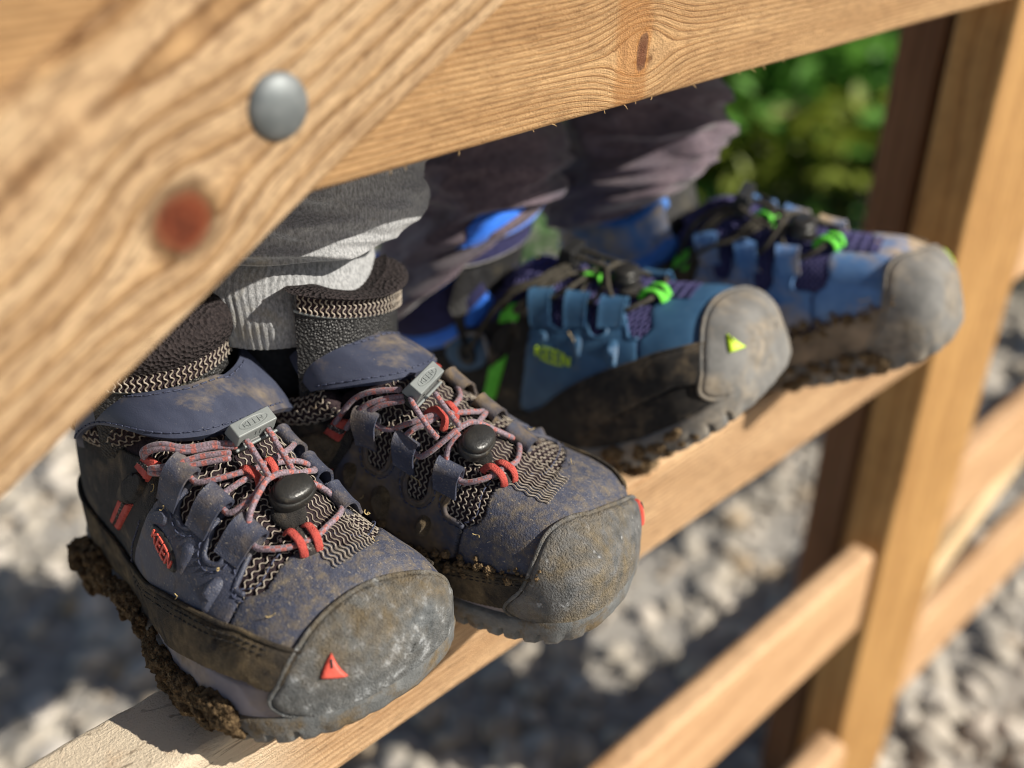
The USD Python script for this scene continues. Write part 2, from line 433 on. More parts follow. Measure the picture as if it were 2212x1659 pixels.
worn("blue_leather", (.024, .075, .155), (.045, .115, .205), rough=.5, scale=80, dirt=(.20, .155, .10), lo=.58, hi=.82, dscale=36, bump=.2, bscale=1300, fleck=(.3, .28, .25), fl_lo=.70, fl_hi=.76, fl_scale=500)
worn("blue_leather_muddy", (.055, .14, .33), (.10, .21, .42), rough=.6, scale=80, dirt=(.36, .27, .17), lo=.44, hi=.62, dscale=26, bump=.3, bscale=900)
worn("blue_padding", (.010, .130, .68), (.022, .19, .82), rough=.7, scale=200, bump=.3, bscale=1500, sheen=.3)
worn("blue_padding_dull", (.03, .13, .42), (.06, .18, .5), rough=.8, scale=200, dirt=(.2, .16, .12), lo=.5, hi=.7, dscale=30)
worn("navy_knit", (.015, .015, .055), (.04, .04, .13), rough=.9, scale=600, bump=.7, bscale=1300)
worn("navy_yarn", (.05, .05, .14), (.10, .09, .22), rough=.9, scale=600)
worn("green_webbing", (.09, .52, .03), (.15, .66, .06), rough=.7, scale=300, bump=.7, bscale=2000)
worn("lime_rubber", (.42, .62, .015), (.52, .74, .03), rough=.5, scale=120, bump=.2)
worn("grey_piping", (.24, .23, .22), (.34, .33, .32), rough=.7, scale=200)
worn("far_toe_rubber", (.10, .098, .094), (.19, .185, .175), rough=.7, scale=60, dirt=(.24, .20, .15), lo=.45, hi=.65, dscale=40, bump=.6, bscale=1000, fleck=(.6, .6, .6), fl_lo=.70, fl_hi=.76, fl_scale=150)
worn("dry_mudguard", (.10, .08, .06), (.26, .20, .14), rough=.95, scale=90, bump=.7, bscale=900)
worn("steel", (.12, .135, .14), (.19, .205, .21), rough=.55, scale=140, bump=.12, bscale=700, metal=.45)
worn("fibre", (.42, .27, .12), (.55, .37, .17), rough=.8, scale=200)
worn("straw", (.45, .33, .14), (.60, .46, .22), rough=.8, scale=200)
worn("stem", (.10, .075, .03), (.18, .14, .06), rough=.8, scale=100)
worn("soil", (.30, .275, .245), (.44, .41, .37), rough=.95, scale=24, bump=.8, bscale=200, bdist=.01, dirt=(.12, .10, .085), lo=.55, hi=.7, dscale=7)

# bungee lace: grey violet sheath with coral flecks woven in (uv: metres along, turns around)
M("bungee", {"u": ("uvmap", {"attribute": "st"}), "mp": ("mapping", {"scale": (520., 3.0, 1)}), "ck": ("checker_texture", {"scale": 1.0, "color1": (.34, .105, .09), "color2": (.20, .145, .175)}),
             "mp2": ("mapping", {"scale": (1500., 9.0, 1)}), "n": ("noise_texture", {"scale": 1.0, "detail": 2.0}), "r": ("rgb_ramp", {"ramp": [(.36, (.50, .50, .50)), (.66, (1.3, 1.3, 1.3))]}),
             "n2": ("noise_texture", {"scale": .14, "detail": 2.0}), "r2": ("rgb_ramp", {"ramp": [(.46, (0, 0, 0)), (.52, (1, 1, 1))]}),
             "m1": ("mix_color", {"a": (.20, .145, .175)}), "m2": ("mix_color", {"blend_type": "multiply", "fac": 1.0, "use_clamp": False}),
             "bp": ("bump", {"strength": .5, "distance": .0004}), "p": ("principled_bsdf", {"roughness": .7, "sheen_weight": .2})},
  [("u.UV", "mp.vector"), ("mp.vector", "ck.vector"), ("u.UV", "mp2.vector"), ("mp2.vector", "n.vector"), ("n.fac", "r.fac"), ("mp2.vector", "n2.vector"), ("n2.fac", "r2.fac"), ("r2.color", "m1.fac"), ("ck.color", "m1.b"),
   ("m1.result", "m2.a"), ("r.color", "m2.b"), ("m2.result", "p.base_color"), ("n.fac", "bp.height"), ("bp.normal", "p.normal")])
worn("dark_cord", (.02, .018, .012), (.06, .05, .035), rough=.75, scale=300)


def wood(name, light, mid, dark, freq=330., knot=(.22, .065, .022), halo=(.11, .05, .02), fibre=.55, rings=1.0, sawn=.6, grey=None, rough=.62, blotch=9.0, bscale=1.0, fuzz=0.0, aged=None, crack=0.0):
    """Softwood from the board's own 'grain' vector: x along the board, y distance from the heart, z how near a knot is."""
    n = {"a": ("attribute", {"attribute": "grain"}), "s": ("separate_xyz", {}),
         "mpw": ("mapping", {"scale": (9., 60., 1.)}), "nw": ("noise_texture", {"scale": 1.0, "detail": 3.0}),
         "w0": ("math", {"math_type": "multiply", "value2": freq}), "w1": ("math", {"math_type": "multiply_add", "value2": 1.1}), "w2": ("math", {"math_type": "fraction"}),
         "rr": ("rgb_ramp", {"ramp": [(0, light), (.45, light), (.80, mid), (.92, dark), (1.0, light)]}),
         "mpf": ("mapping", {"scale": (55., 1700., 1.)}), "nf": ("noise_texture", {"scale": 1.0, "detail": 4.0, "roughness": .65}), "rf": ("rgb_ramp", {"ramp": [(.25, (1 - fibre * .62,) * 3), (.5, (1, 1, 1)), (.8, (1.12,) * 3)]}),
         "mpb": ("mapping", {"scale": (blotch, blotch * 7, 1.)}), "nb": ("noise_texture", {"scale": 1.0, "detail": 3.0}), "rb": ("rgb_ramp", {"ramp": [(.3, (.80, .74, .68)), (.65, (1.06, 1.06, 1.06))]}),
         "base": ("mix_color", {"fac": rings, "a": light, "use_clamp": False}), "m1": ("mix_color", {"blend_type": "multiply", "fac": 1.0, "use_clamp": False}), "m2": ("mix_color", {"blend_type": "multiply", "fac": 1.0, "use_clamp": False}),
         "rk": ("rgb_ramp", {"ramp": [(0, (0, 0, 0)), (.30, (0, 0, 0)), (.62, (.75, .75, .75)), (1, (1, 1, 1))]}), "ck": ("rgb_ramp", {"ramp": [(.30, halo), (.66, halo), (.74, knot), (1.0, tuple(1.15 * k for k in knot))]}), "mk": ("mix_color", {}),
         "tc": ("texture_coordinate", {}), "ns": ("noise_texture", {"scale": 900., "detail": 4.0, "roughness": .75}), "hm": ("math", {"math_type": "multiply_add", "value2": 1.2}),
         "bp": ("bump", {"strength": sawn, "distance": .0011 * bscale}), "p": ("principled_bsdf", {"roughness": rough, "specular_ior_level": .28})}
    l = [("a.vector", "s.vector"), ("a.vector", "mpw.vector"), ("mpw.vector", "nw.vector"), ("s.y", "w0.value1"), ("nw.fac", "w1.value1"), ("w0.value", "w1.value3"), ("w1.value", "w2.value1"), ("w2.value", "rr.fac"), ("rr.color", "base.b"),
         ("a.vector", "mpf.vector"), ("mpf.vector", "nf.vector"), ("nf.fac", "rf.fac"), ("a.vector", "mpb.vector"), ("mpb.vector", "nb.vector"), ("nb.fac", "rb.fac"),
         ("base.result", "m1.a"), ("rf.color", "m1.b"), ("m1.result", "m2.a"), ("rb.color", "m2.b"), ("s.z", "rk.fac"), ("s.z", "ck.fac"), ("rk.color", "mk.fac"), ("m2.result", "mk.a"), ("ck.color", "mk.b"),
         ("tc.object", "ns.vector"), ("ns.fac", "hm.value1"), ("nf.fac", "hm.value3"), ("hm.value", "bp.height"), ("bp.normal", "p.normal")]
    out = "mk.result"
    if fuzz:
        n |= {"mpz": ("mapping", {"scale": (120., 620., 1.)}), "nz": ("noise_texture", {"scale": 1.0, "detail": 5.0, "roughness": .72, "distortion": .6}), "rz": ("rgb_ramp", {"ramp": [(.36, (1 - fuzz, 1 - fuzz * 1.12, 1 - fuzz * 1.2)), (.52, (1, 1, 1)), (.70, (1 + fuzz * .45, 1 + fuzz * .5, 1 + fuzz * .5))]}), "mz": ("mix_color", {"blend_type": "multiply", "fac": 1.0, "use_clamp": False})}
        l += [("a.vector", "mpz.vector"), ("mpz.vector", "nz.vector"), ("nz.fac", "rz.fac"), (out, "mz.a"), ("rz.color", "mz.b")]
        out = "mz.result"
    if aged is not None:
        n |= {"ra": ("map_range", {"range_type": "smoothstep", "from_min": aged[0], "from_max": aged[1], "to_min": 1.0, "to_max": 0.0, "clamp": True}), "na": ("noise_texture", {"scale": 34., "detail": 6.0, "roughness": .7}), "rna": ("rgb_ramp", {"ramp": [(.22, (0, 0, 0)), (.46, (1, 1, 1))]}),
              "fa": ("math", {"math_type": "multiply"}), "ma": ("mix_color", {"b": (.66, .55, .41)})}
        l += [("s.x", "ra.value"), ("tc.object", "na.vector"), ("na.fac", "rna.fac"), ("ra.result", "fa.value1"), ("rna.color", "fa.value2"), ("fa.value", "ma.fac"), (out, "ma.a")]
        out = "ma.result"
    if crack:
        n |= {"mpc": ("mapping", {"scale": (70., 900., 1.)}), "nc": ("noise_texture", {"scale": 1.0, "detail": 3.0, "roughness": .6, "distortion": 1.2}), "rc": ("rgb_ramp", {"ramp": [(.60, (0, 0, 0)), (.66, (1, 1, 1))]}), "fc": ("math", {"math_type": "multiply", "value2": crack}), "mc": ("mix_color", {"b": (.10, .06, .03)})}
        l += [("a.vector", "mpc.vector"), ("mpc.vector", "nc.vector"), ("nc.fac", "rc.fac"), ("rc.color", "fc.value1"), (out, "mc.a"), ("fc.value", "mc.fac")]
        out = "mc.result"
    if grey is not None:
        n |= {"ng": ("noise_texture", {"scale": 28., "detail": 6.0, "roughness": .7}), "rg": ("rgb_ramp", {"ramp": [(.44, (0, 0, 0)), (.62, (1, 1, 1))]}), "mg": ("mix_color", {"b": grey})}
        l += [("tc.object", "ng.vector"), ("ng.fac", "rg.fac"), ("rg.color", "mg.fac"), (out, "mg.a")]
        out = "mg.result"
    M(name, n, l + [(out, "p.base_color")])


wood("rail_wood", (.56, .35, .17), (.46, .26, .11), (.22, .105, .038), freq=460., sawn=1.0, knot=(.13, .045, .018), halo=(.40, .165, .04), fuzz=.26)
wood("standing_wood", (.62, .41, .235), (.52, .315, .155), (.30, .155, .06), freq=330., sawn=.9, fuzz=.26, aged=(.335, .40), crack=.6)
wood("brace_wood", (.64, .445, .262), (.52, .325, .16), (.27, .14, .055), freq=150., knot=(.15, .032, .010), halo=(.10, .048, .018), fibre=.85, sawn=1.0, blotch=16., fuzz=.42)
wood("plain_wood", (.58, .37, .208), (.50, .30, .155), (.34, .19, .085), freq=200., sawn=.3, fuzz=.15)
wood("pale_wood", (.72, .55, .33), (.66, .47, .26), (.5, .33, .17), freq=200., sawn=.3, fuzz=.1)
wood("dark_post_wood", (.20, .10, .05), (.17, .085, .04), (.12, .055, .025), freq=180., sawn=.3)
wood("post_wood", (.42, .24, .085), (.36, .19, .062), (.25, .125, .04), freq=180., sawn=.3, fuzz=.15)


def leaf(name, c1, c2):
    M(name, {"o": ("object_info", {}), "g": ("geometry", {}), "r": ("rgb_ramp", {"ramp": [(0, c1), (1, c2)]}), "p": ("principled_bsdf", {"roughness": .45, "specular_ior_level": .4}), "t": ("translucent_bsdf", {}), "x": ("mix_closure", {"fac": .38})},
      [("g.random_per_island", "r.fac"), ("r.color", "p.base_color"), ("r.color", "t.color"), ("p.BSDF", "x.closure1"), ("t.BSDF", "x.closure2")], surface="x.closure")


leaf("leaf_green", (.12, .29, .045), (.27, .50, .12))
leaf("leaf_dark", (.055, .16, .03), (.16, .33, .07))
leaf("leaf_yellow", (.22, .27, .03), (.40, .38, .07))
M("pebble", {"o": ("object_info", {}), "r": ("rgb_ramp", {"ramp": [(0, (.28, .255, .22)), (.3, (.39, .35, .295)), (.6, (.47, .42, .35)), (.85, (.56, .51, .45)), (1, (.34, .25, .15))]}), "tc": ("texture_coordinate", {}), "n": ("noise_texture", {"scale": 60., "detail": 4.0}), "r2": ("rgb_ramp", {"ramp": [(.3, (.75, .75, .75)), (.7, (1.1, 1.1, 1.1))]}),
             "m": ("mix_color", {"blend_type": "multiply", "fac": 1.0, "use_clamp": False}), "p": ("principled_bsdf", {"roughness": .85})},
  [("o.random", "r.fac"), ("tc.object", "n.vector"), ("n.fac", "r2.fac"), ("r.color", "m.a"), ("r2.color", "m.b"), ("m.result", "p.base_color")])
# ---------------------------------------------------------------- ground
GZ = -.62
_gx = np.concatenate([[-60, -20, -8, -4], np.linspace(-2, 5, 90), [7, 12, 25, 60]])
_gy = np.concatenate([[-60, -20, -6], np.linspace(-2, 4.5, 90), [7, 12, 25, 60]])
GX, GY = np.meshgrid(_gx, _gy, indexing='ij')


def ground_z(x, y):
    b = np.clip((np.asarray(y) - 1.9) / 3.0, 0, 1)
    return GZ + .010 * (meshkit.noise(np.stack([np.asarray(x) * 3, np.asarray(y) * 3, 0 * np.asarray(x)], -1), 5) - .5) + .10 * b * b * (3 - 2 * b)


_g = grid_mesh(np.stack([GX, GY, ground_z(GX, GY)], -1))
tag(stage.GetPrimAtPath(part('/World', 'ground', _g, 'soil', smooth=True)), kind='structure')
# gravel: loose stones, thousands of them, one object of stuff
_gravel = UsdGeom.PointInstancer.Define(stage, '/World/gravel')
_protos = []
for k in range(6):
    m = trimesh.creation.icosphere(2, 1.0)
    v = np.array(m.vertices)
    q = np.sign(v) * np.abs(v) ** (.75 + .06 * k)
    v = q * (1 + .35 * (meshkit.noise(v * 1.4 + 9 * k, k) - .5)[:, None]) * [1.0, .72 + .04 * k, .55]
    m = trimesh.Trimesh(v, m.faces, process=False)
    usdkit.mesh(stage, f'/World/gravel/stone_{k:03d}' if k else '/World/gravel/stone', m, MATS['pebble'], smooth=35)
    _protos.append(f'/World/gravel/stone_{k:03d}' if k else '/World/gravel/stone')
_gravel.CreatePrototypesRel().SetTargets([Sdf.Path(p) for p in _protos])
_n = 17000
_px, _py = rng.uniform(-.6, 3.2, _n), rng.uniform(-.55, 2.2, _n)
_far = (_px - 1.95) * .55 + (_py - .60) > .12 * (meshkit.noise(np.stack([_px * 4, _py * 4, 0 * _px], 1)) - .5)
_px, _py = _px[~_far], _py[~_far]
_s = .006 + .020 * rng.random(len(_px)) ** 2.2
_gravel.CreatePositionsAttr(Vt.Vec3fArray.FromNumpy(np.stack([_px, _py, ground_z(_px, _py) + _s * .25], 1).astype(np.float32)))
_gravel.CreateScalesAttr(Vt.Vec3fArray.FromNumpy(np.repeat(_s[:, None], 3, 1).astype(np.float32)))
_q = Rot.from_euler('zyx', np.stack([rng.uniform(0, 6.28, len(_px)), rng.normal(0, .35, len(_px)), rng.normal(0, .35, len(_px))], 1)).as_quat()
_gravel.CreateOrientationsAttr(Vt.QuathArray([Gf.Quath(float(a[3]), float(a[0]), float(a[1]), float(a[2])) for a in _q]))
_gravel.CreateProtoIndicesAttr(Vt.IntArray.FromNumpy(rng.integers(0, 6, len(_px)).astype(np.int32)))
tag(_gravel.GetPrim(), 'pale loose gravel covering the ground below the fence', 'gravel', kind='stuff')


# ---------------------------------------------------------------- plants behind the fence
def leaves(n, spread, size, seed, height):
    g = np.random.default_rng(seed)
    V, F = [], []
    for i in range(n):
        c = g.normal(0, 1, 3) * spread
        c[2] = abs(g.beta(1.3, 1.2)) * height
        c[:2] *= (.45 + .8 * np.sin(np.pi * np.clip(c[2] / height, .05, .95)))
        s = size * (.55 + .8 * g.random())
        R_ = Rot.from_euler('zyx', [g.uniform(0, 6.28), g.normal(0, .6), g.normal(0, .5)]).as_matrix()
        q = np.array([[-1, 0, 0], [-.45, .42, .06], [.25, .40, .07], [1, 0, -.12], [.25, -.40, .07], [-.45, -.42, .06], [0, 0, -.03]]) * s
        V.append(q @ R_.T + c)
        F.append(np.array([[6, 1, 0], [6, 2, 1], [6, 3, 2], [6, 4, 3], [6, 5, 4], [6, 0, 5]]) + 7 * i)
    return trimesh.Trimesh(np.concatenate(V), np.concatenate(F), process=False)


def plant(name, label, lm, seed, height, spread, size, n):
    t = thing(name, label, 'plant', group=label)
    g = np.random.default_rng(seed)
    st = [tube(smooth_line([[0, 0, -.02], [g.normal(0, .05), g.normal(0, .05), height * .5], [g.normal(0, spread), g.normal(0, spread), height * .95]], 7), np.linspace(.004, .0015, 7), 5) for _ in range(6)]
    part(t, 'stems', st, 'stem')
    part(t, 'leaves', leaves(n, spread, size, seed, height), lm, smooth=False)
    return t


def put(p, x, y, rz, s=1.0):
    X = UsdGeom.Xformable(stage.GetPrimAtPath(p))
    X.ClearXformOpOrder()
    X.AddTranslateOp().Set((float(x), float(y), float(ground_z(x, y))))
    X.AddRotateZOp().Set(float(rz))
    X.AddScaleOp().Set((s, s, s))


def copy_of(src, name, label, group):
    p = path_in('/World', name)
    x = UsdGeom.Xform.Define(stage, p)
    was = stage.GetPrimAtPath(src).GetCustomData()
    x.GetPrim().GetReferences().AddInternalReference(src)
    x.GetPrim().SetInstanceable(True)
    tag(x.GetPrim(), label, was['category'], group)
    return p


_kinds = [('leafy_plant', 'bright green leafy plant among the undergrowth behind the fence', 'leaf_green', .42, .13, .045, 420),
          ('dark_shrub', 'dark green leafy shrub in the undergrowth behind the fence', 'leaf_dark', .60, .19, .050, 620),
          ('yellow_weed', 'yellowish thin leaved weed at the edge of the gravel', 'leaf_yellow', .26, .10, .034, 170)]
_spots = {0: [(2.55, 1.15), (2.95, 1.35), (2.7, 1.75), (3.2, 1.6), (3.5, 2.2), (2.35, 1.45), (3.1, 2.5), (2.5, .55), (2.9, .75), (3.6, 1.1), (2.15, 2.1), (3.0, 3.1)],
          1: [(3.1, 1.05), (2.9, 1.95), (3.5, 1.7), (3.9, 2.5), (2.5, 2.4), (3.3, 3.0), (4.3, 1.9), (2.05, 2.75), (3.35, .45), (3.9, .7), (4.4, 3.0), (1.65, 2.6), (1.3, 2.9)],
          2: [(2.25, .98), (2.42, .80), (2.30, 1.22), (2.60, .92), (2.05, 1.35), (2.25, .42), (1.95, 1.75), (2.15, 1.55)]}
for k, (nm, lb, lm, hh, sp, sz, cnt) in enumerate(_kinds):
    src = plant(nm, lb, lm, 40 + k, hh, sp, sz, cnt)
    for i, (x, y) in enumerate(_spots[k]):
        p = src if i == 0 else copy_of(src, nm, lb, lb)
        put(p, x, y, float(rng.uniform(0, 360)), float(rng.uniform(.8, 1.2)))
_gc = leaves(9000, 1.0, .03, 77, .10)
_v = np.array(_gc.vertices).reshape(-1, 7, 3)
_c = _v.mean(1, keepdims=True)
_nx, _ny = rng.uniform(1.2, 5.2, len(_v)), rng.uniform(.2, 4.4, len(_v))
_ok = (_nx - 2.05) * .55 + (_ny - .68) > 0
_v = (_v - _c)[_ok] + np.stack([_nx[_ok], _ny[_ok], ground_z(_nx[_ok], _ny[_ok]) + .01 + .07 * rng.random(_ok.sum())], 1)[:, None]
_f = np.array(_gc.faces)[: 6 * len(_v)]
tag(stage.GetPrimAtPath(part('/World', 'ground_cover', trimesh.Trimesh(_v.reshape(-1, 3), _f, process=False), 'leaf_dark', smooth=False)), 'low dark green leaves covering the ground under the plants', 'ground cover', kind='stuff')


# ---------------------------------------------------------------- fence timber
def board(length, height, thick, heart, knots=(), dl=.004, r=.0035, wob=.0, seed=0, chip=0.0, dh=.0035):
    """A sawn board: x 0..length, z 0..height, y 0..thick, front face at y = 0. heart: where the tree's centre lay (y, z).
    knots: (x, z, radius, how strongly the grain bends). Returns the mesh and its grain vectors."""
    def side(a, b, n):
        return [a + (b - a) * i / n for i in range(n)]
    c = r
    pr = []
    nz, ny = max(3, int(height / dh)), max(3, int(thick / .005))
    arc = lambda cy, cz, a0, a1: [np.array([cy + r * math.cos(a), cz + r * math.sin(a)]) for a in np.linspace(a0, a1, 5)[:-1]]
    A = lambda y, z: np.array([y, z])
    pr += arc(c, c, -math.pi / 2 + 0, -math.pi)[:0]
    pr += side(A(0, c), A(0, height - c), nz) + arc(c, height - c, math.pi, math.pi / 2) + side(A(c, height), A(thick - c, height), ny) + arc(thick - c, height - c, math.pi / 2, 0)
    pr += side(A(thick, height - c), A(thick, c), max(3, nz // 3)) + arc(thick - c, c, 0, -math.pi / 2) + side(A(thick - c, 0), A(c, 0), ny) + arc(c, c, -math.pi / 2, -math.pi)
    pr = np.array(pr)
    n, m = max(4, int(length / dl)) + 1, len(pr)
    x = np.linspace(0, length, n)
    P = np.zeros((n, m, 3))
    P[..., 0] = x[:, None]
    P[..., 1], P[..., 2] = pr[:, 0], pr[:, 1]
    q = P.reshape(-1, 3)
    if wob:
        e = (meshkit.fbm(q * [18, 60, 60] + seed, 3, seed) - .5) * wob
        q = q + np.stack([0 * e, e, .7 * e], 1)
    if chip:
        near = np.clip(1 - np.minimum(np.hypot(q[:, 1], q[:, 2] - height), np.hypot(q[:, 1] - thick, q[:, 2] - height)) / .006, 0, 1)
        e = np.clip(meshkit.fbm(q * [70, 120, 120] + 3 + seed, 3, seed + 3) - .45, 0, 1) * chip * near
        q = q + np.stack([0 * e, np.where(q[:, 1] < thick / 2, e, -e), -e], 1)
    V = q.reshape(n, m, 3)
    caps = [np.append(V[0].mean(0)[None], V[0], 0), np.append(V[-1].mean(0)[None], V[-1], 0)]
    i, j = np.meshgrid(np.arange(n - 1), np.arange(m), indexing='ij')
    a, b = i * m + j, i * m + (j + 1) % m
    F = np.concatenate([np.stack([a, b, b + m], -1).reshape(-1, 3), np.stack([a, b + m, a + m], -1).reshape(-1, 3)])
    VV = [V.reshape(-1, 3)] + caps
    k0 = n * m
    jj = np.arange(m)
    F = np.vstack([F, np.stack([np.full(m, k0), k0 + 1 + (jj + 1) % m, k0 + 1 + jj], 1), np.stack([np.full(m, k0 + m + 1), k0 + m + 2 + jj, k0 + m + 2 + (jj + 1) % m], 1)])
    VV = np.concatenate(VV)
    mesh = trimesh.Trimesh(VV, F, process=False)
    bx, by, bz = VV.T
    zz = bz.copy()
    kn = np.zeros(len(VV))
    for (kx, kz, kr, kb, *el) in knots:
        ex, ez, cap = (list(el) + [1.0])[:3] if el else (1.05, 1.0, 1.0)
        dx, dz = bx - kx, bz - kz
        push = kb * np.exp(-(dx / (kr * 2.6)) ** 2) * np.exp(-(dz / (kr * 4.5)) ** 2)
        zz = zz - push * np.tanh(dz / (kr * .8)) * kr
        d = np.hypot(dx / ex, dz / ez) / kr
        d = d * (1 + .22 * (meshkit.noise(np.stack([bx * 160, bz * 160, 0 * bx], 1), 3) - .5))
        kn = np.maximum(kn, np.clip(1.55 - d * .85, 0, cap) if kb > 0 else 0 * kn)
    ring = np.hypot(by - heart[0], zz - heart[1])
    ring = ring + .0016 * (meshkit.noise(np.stack([bx * 6, ring * 30, 0 * bx], 1), seed + 11) - .5)
    return mesh, np.stack([bx, ring, kn], 1)


def timber(parent, name, M4, mat, label=None, **kw):
    b, g = board(**kw)
    b.vertices = np.asarray(b.vertices) @ M4[:3, :3].T + M4[:3, 3]
    return part(parent, name, b, mat, smooth=False if False else True, attr=g, label=label)


def at(x, y, z, tilt=0.0):
    c, s = math.cos(tilt), math.sin(tilt)
    return mat4([c, 0, s], [0, 1, 0], [-s, 0, c], [x, y, z])


def upright(x, y, z):
    # board length goes up: x -> z, z -> -x
    return mat4([0, 0, 1], [0, 1, 0], [-1, 0, 0], [x, y, z])


fence = thing('wooden_fence', 'sawn timber fence that four muddy shoes stand on, with a bolted brace', 'fence')
# upper rail: close to the lens, sawn face, knot at the right
timber(fence, 'rail', at(-.25, 0, .193), 'rail_wood', 'sawn top rail with fine dark grain and a long knot', length=.912, height=.125, thick=.040, heart=(.02, .34), knots=[(.25 + .3155, .0195, .0085, 1.1, .27, 1.0), (.25 + .3095, .030, .012, .02, .62, 4.0, .52)], dl=.003, wob=.0006, seed=2, r=.0025, dh=.002)
# the rail the shoes stand on
timber(fence, 'rail', at(-.25, 0, -.056), 'standing_wood', 'rail under the shoes, cracked and pale at its near end', length=.912, height=.056, thick=.040, heart=(.05, -.16), dl=.003, wob=.0008, seed=5, r=.0035, chip=.004, dh=.002)
timber(fence, 'rail', at(-.25, 0, -.315), 'plain_wood', length=.905, height=.084, thick=.022, heart=(.06, -.25), dl=.02, seed=8, r=.006)
timber(fence, 'rail', at(-.25, 0, -.560), 'plain_wood', length=.900, height=.085, thick=.022, heart=(.06, -.25), dl=.02, seed=9, r=.006)
BR = math.radians(29.6)
_bd = np.array([math.cos(BR), 0, math.sin(BR)])
_bo = np.array([.0899, -.005, .1553]) - _bd * .42
timber(fence, 'brace', at(*_bo, BR), 'brace_wood', 'diagonal brace with a red brown knot and wavy grain', length=.95, height=.077, thick=.033, heart=(.016, .060), dl=.0025, wob=.0007, seed=12, r=.003, dh=.002,
       knots=[(.42 + .0445, .0232, .0090, .75), (.42 + .058, .0555, .0095, -.35)])
# bolt head on the brace: a shallow dome
_pr = np.array([[0, .0042], [.003, .0040], [.0055, .0034], [.0078, .0024], [.0093, .0011], [.0097, 0], [.0097, -.002], [0, -.002]])
_bm = trimesh.creation.revolve(smooth_line(_pr, 30), sections=64)
part(fence, 'bolt', place(_bm, np.array([1., 0, 0]), np.array([0, 0, 1.]), np.array([0, -1., 0]), np.array([.1502, -.005, .2227])), 'steel', smooth=40, label='domed grey galvanised bolt head')
timber(fence, 'post', upright(.80, .0, -.66), 'post_wood', 'broad upright post of the fence', length=1.3, height=.125, thick=.038, heart=(.06, .02), dl=.02, seed=14, r=.003)
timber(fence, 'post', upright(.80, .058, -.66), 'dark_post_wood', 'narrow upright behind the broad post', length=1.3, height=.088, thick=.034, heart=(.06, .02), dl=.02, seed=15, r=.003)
timber(fence, 'rail', at(.45, -.030, -.462, math.radians(4)), 'plain_wood', 'short rail end in front of the lowest rail', length=.17, height=.05, thick=.028, heart=(.06, -.25), dl=.02, seed=19, r=.008)
timber(fence, 'post', upright(-.17, .0412, -.66), 'post_wood', length=1.3, height=.09, thick=.05, heart=(.06, .02), dl=.03, seed=16, r=.003)
# torn fibres along the sawn lower edge of the top rail
_f = []
for k in range(20):
    x = rng.uniform(-.02, .42)
    d = np.array([rng.normal(0, 1), -.6 - .6 * rng.random(), -.7 - .8 * rng.random()]) * rng.uniform(.0006, .0016)
    p = np.array([x, rng.uniform(.0008, .003), .1936])
    _f.append(tube(np.array([p, p + d * .5 + [.0004, 0, 0], p + d]), np.array([.00018, .00014, .00007]), 4))
part(fence, 'torn_fibres', _f, 'fibre', smooth=True, kind='stuff')
fence2 = thing('wooden_fence', 'further fence panel beyond the post, out of focus at the right', 'fence')
for i, (z, h) in enumerate(((-.045, .12), (-.298, .080), (-.515, .094))):
    timber(fence2, 'rail', at(.803, .004, z), 'plain_wood', length=1.2, height=h, thick=.022, heart=(.06, -.25), dl=.03, seed=20 + i, r=.005)
timber(fence2, 'brace', at(.803, .008, -.398, math.radians(21)), 'pale_wood', length=.40, height=.036, thick=.024, heart=(.02, .08), dl=.02, seed=30, r=.004)
timber(fence2, 'post', upright(2.13, .0, -.66), 'post_wood', length=1.3, height=.125, thick=.038, heart=(.06, .02), dl=.03, seed=31, r=.003)
# ---------------------------------------------------------------- shoes
SIDE_PANEL = [(.534, .353), (.533, .39), (.523, .452), (.509, .515), (.495, .584), (.476, .666), (.443, .76), (.422, .846), (.466, .87), (.534, .83), (.60, .765), (.639, .74), (.722, .695), (.772, .685), (.771, .619), (.769, .565), (.768, .513), (.760, .517), (.751, .508), (.749, .49), (.747, .468), (.740, .402), (.734, .346), (.731, .313), (.728, .292), (.709, .285), (.698, .3), (.697, .337), (.701, .387), (.706, .416), (.707, .456), (.698, .483), (.685, .491), (.672, .475), (.666, .44), (.662, .4), (.657, .366), (.655, .33), (.655, .29), (.635, .28), (.616, .291), (.617, .327), (.621, .372), (.624, .395), (.623, .424), (.614, .444), (.601, .451), (.587, .437), (.575, .395), (.573, .357), (.574, .328), (.576, .290), (.554, .278), (.532, .292)]
MED_PANEL = [(.444, -.422), (.417, -.505), (.396, -.592), (.397, -.679), (.445, -.745), (.487, -.81), (.544, -.84), (.595, -.86), (.655, -.84), (.711, -.82), (.715, -.647), (.72, -.546), (.706, -.532), (.685, -.526), (.675, -.47), (.684, -.387), (.688, -.329), (.694, -.255), (.673, -.24), (.653, -.252), (.645, -.316), (.64, -.388), (.64, -.434), (.633, -.493), (.614, -.543), (.595, -.552), (.584, -.523), (.582, -.468), (.589, -.381), (.596, -.305), (.602, -.255), (.577, -.25), (.557, -.264), (.547, -.342), (.541, -.423), (.529, -.481), (.516, -.507), (.5, -.506), (.486, -.476), (.484, -.408), (.492, -.338), (.504, -.283), (.510, -.258), (.487, -.245), (.466, -.263)]
LAT_WINDOWS = [[(.576, .30), (.573, .357), (.575, .395), (.587, .437), (.601, .451), (.614, .444), (.623, .424), (.624, .395), (.621, .372), (.617, .327)], [(.655, .30), (.657, .366), (.662, .4), (.666, .44), (.672, .475), (.685, .491), (.698, .483), (.707, .456), (.706, .416), (.701, .387), (.697, .337)], [(.729, .31), (.734, .346), (.740, .402), (.747, .468), (.751, .508), (.760, .517), (.768, .513)]]
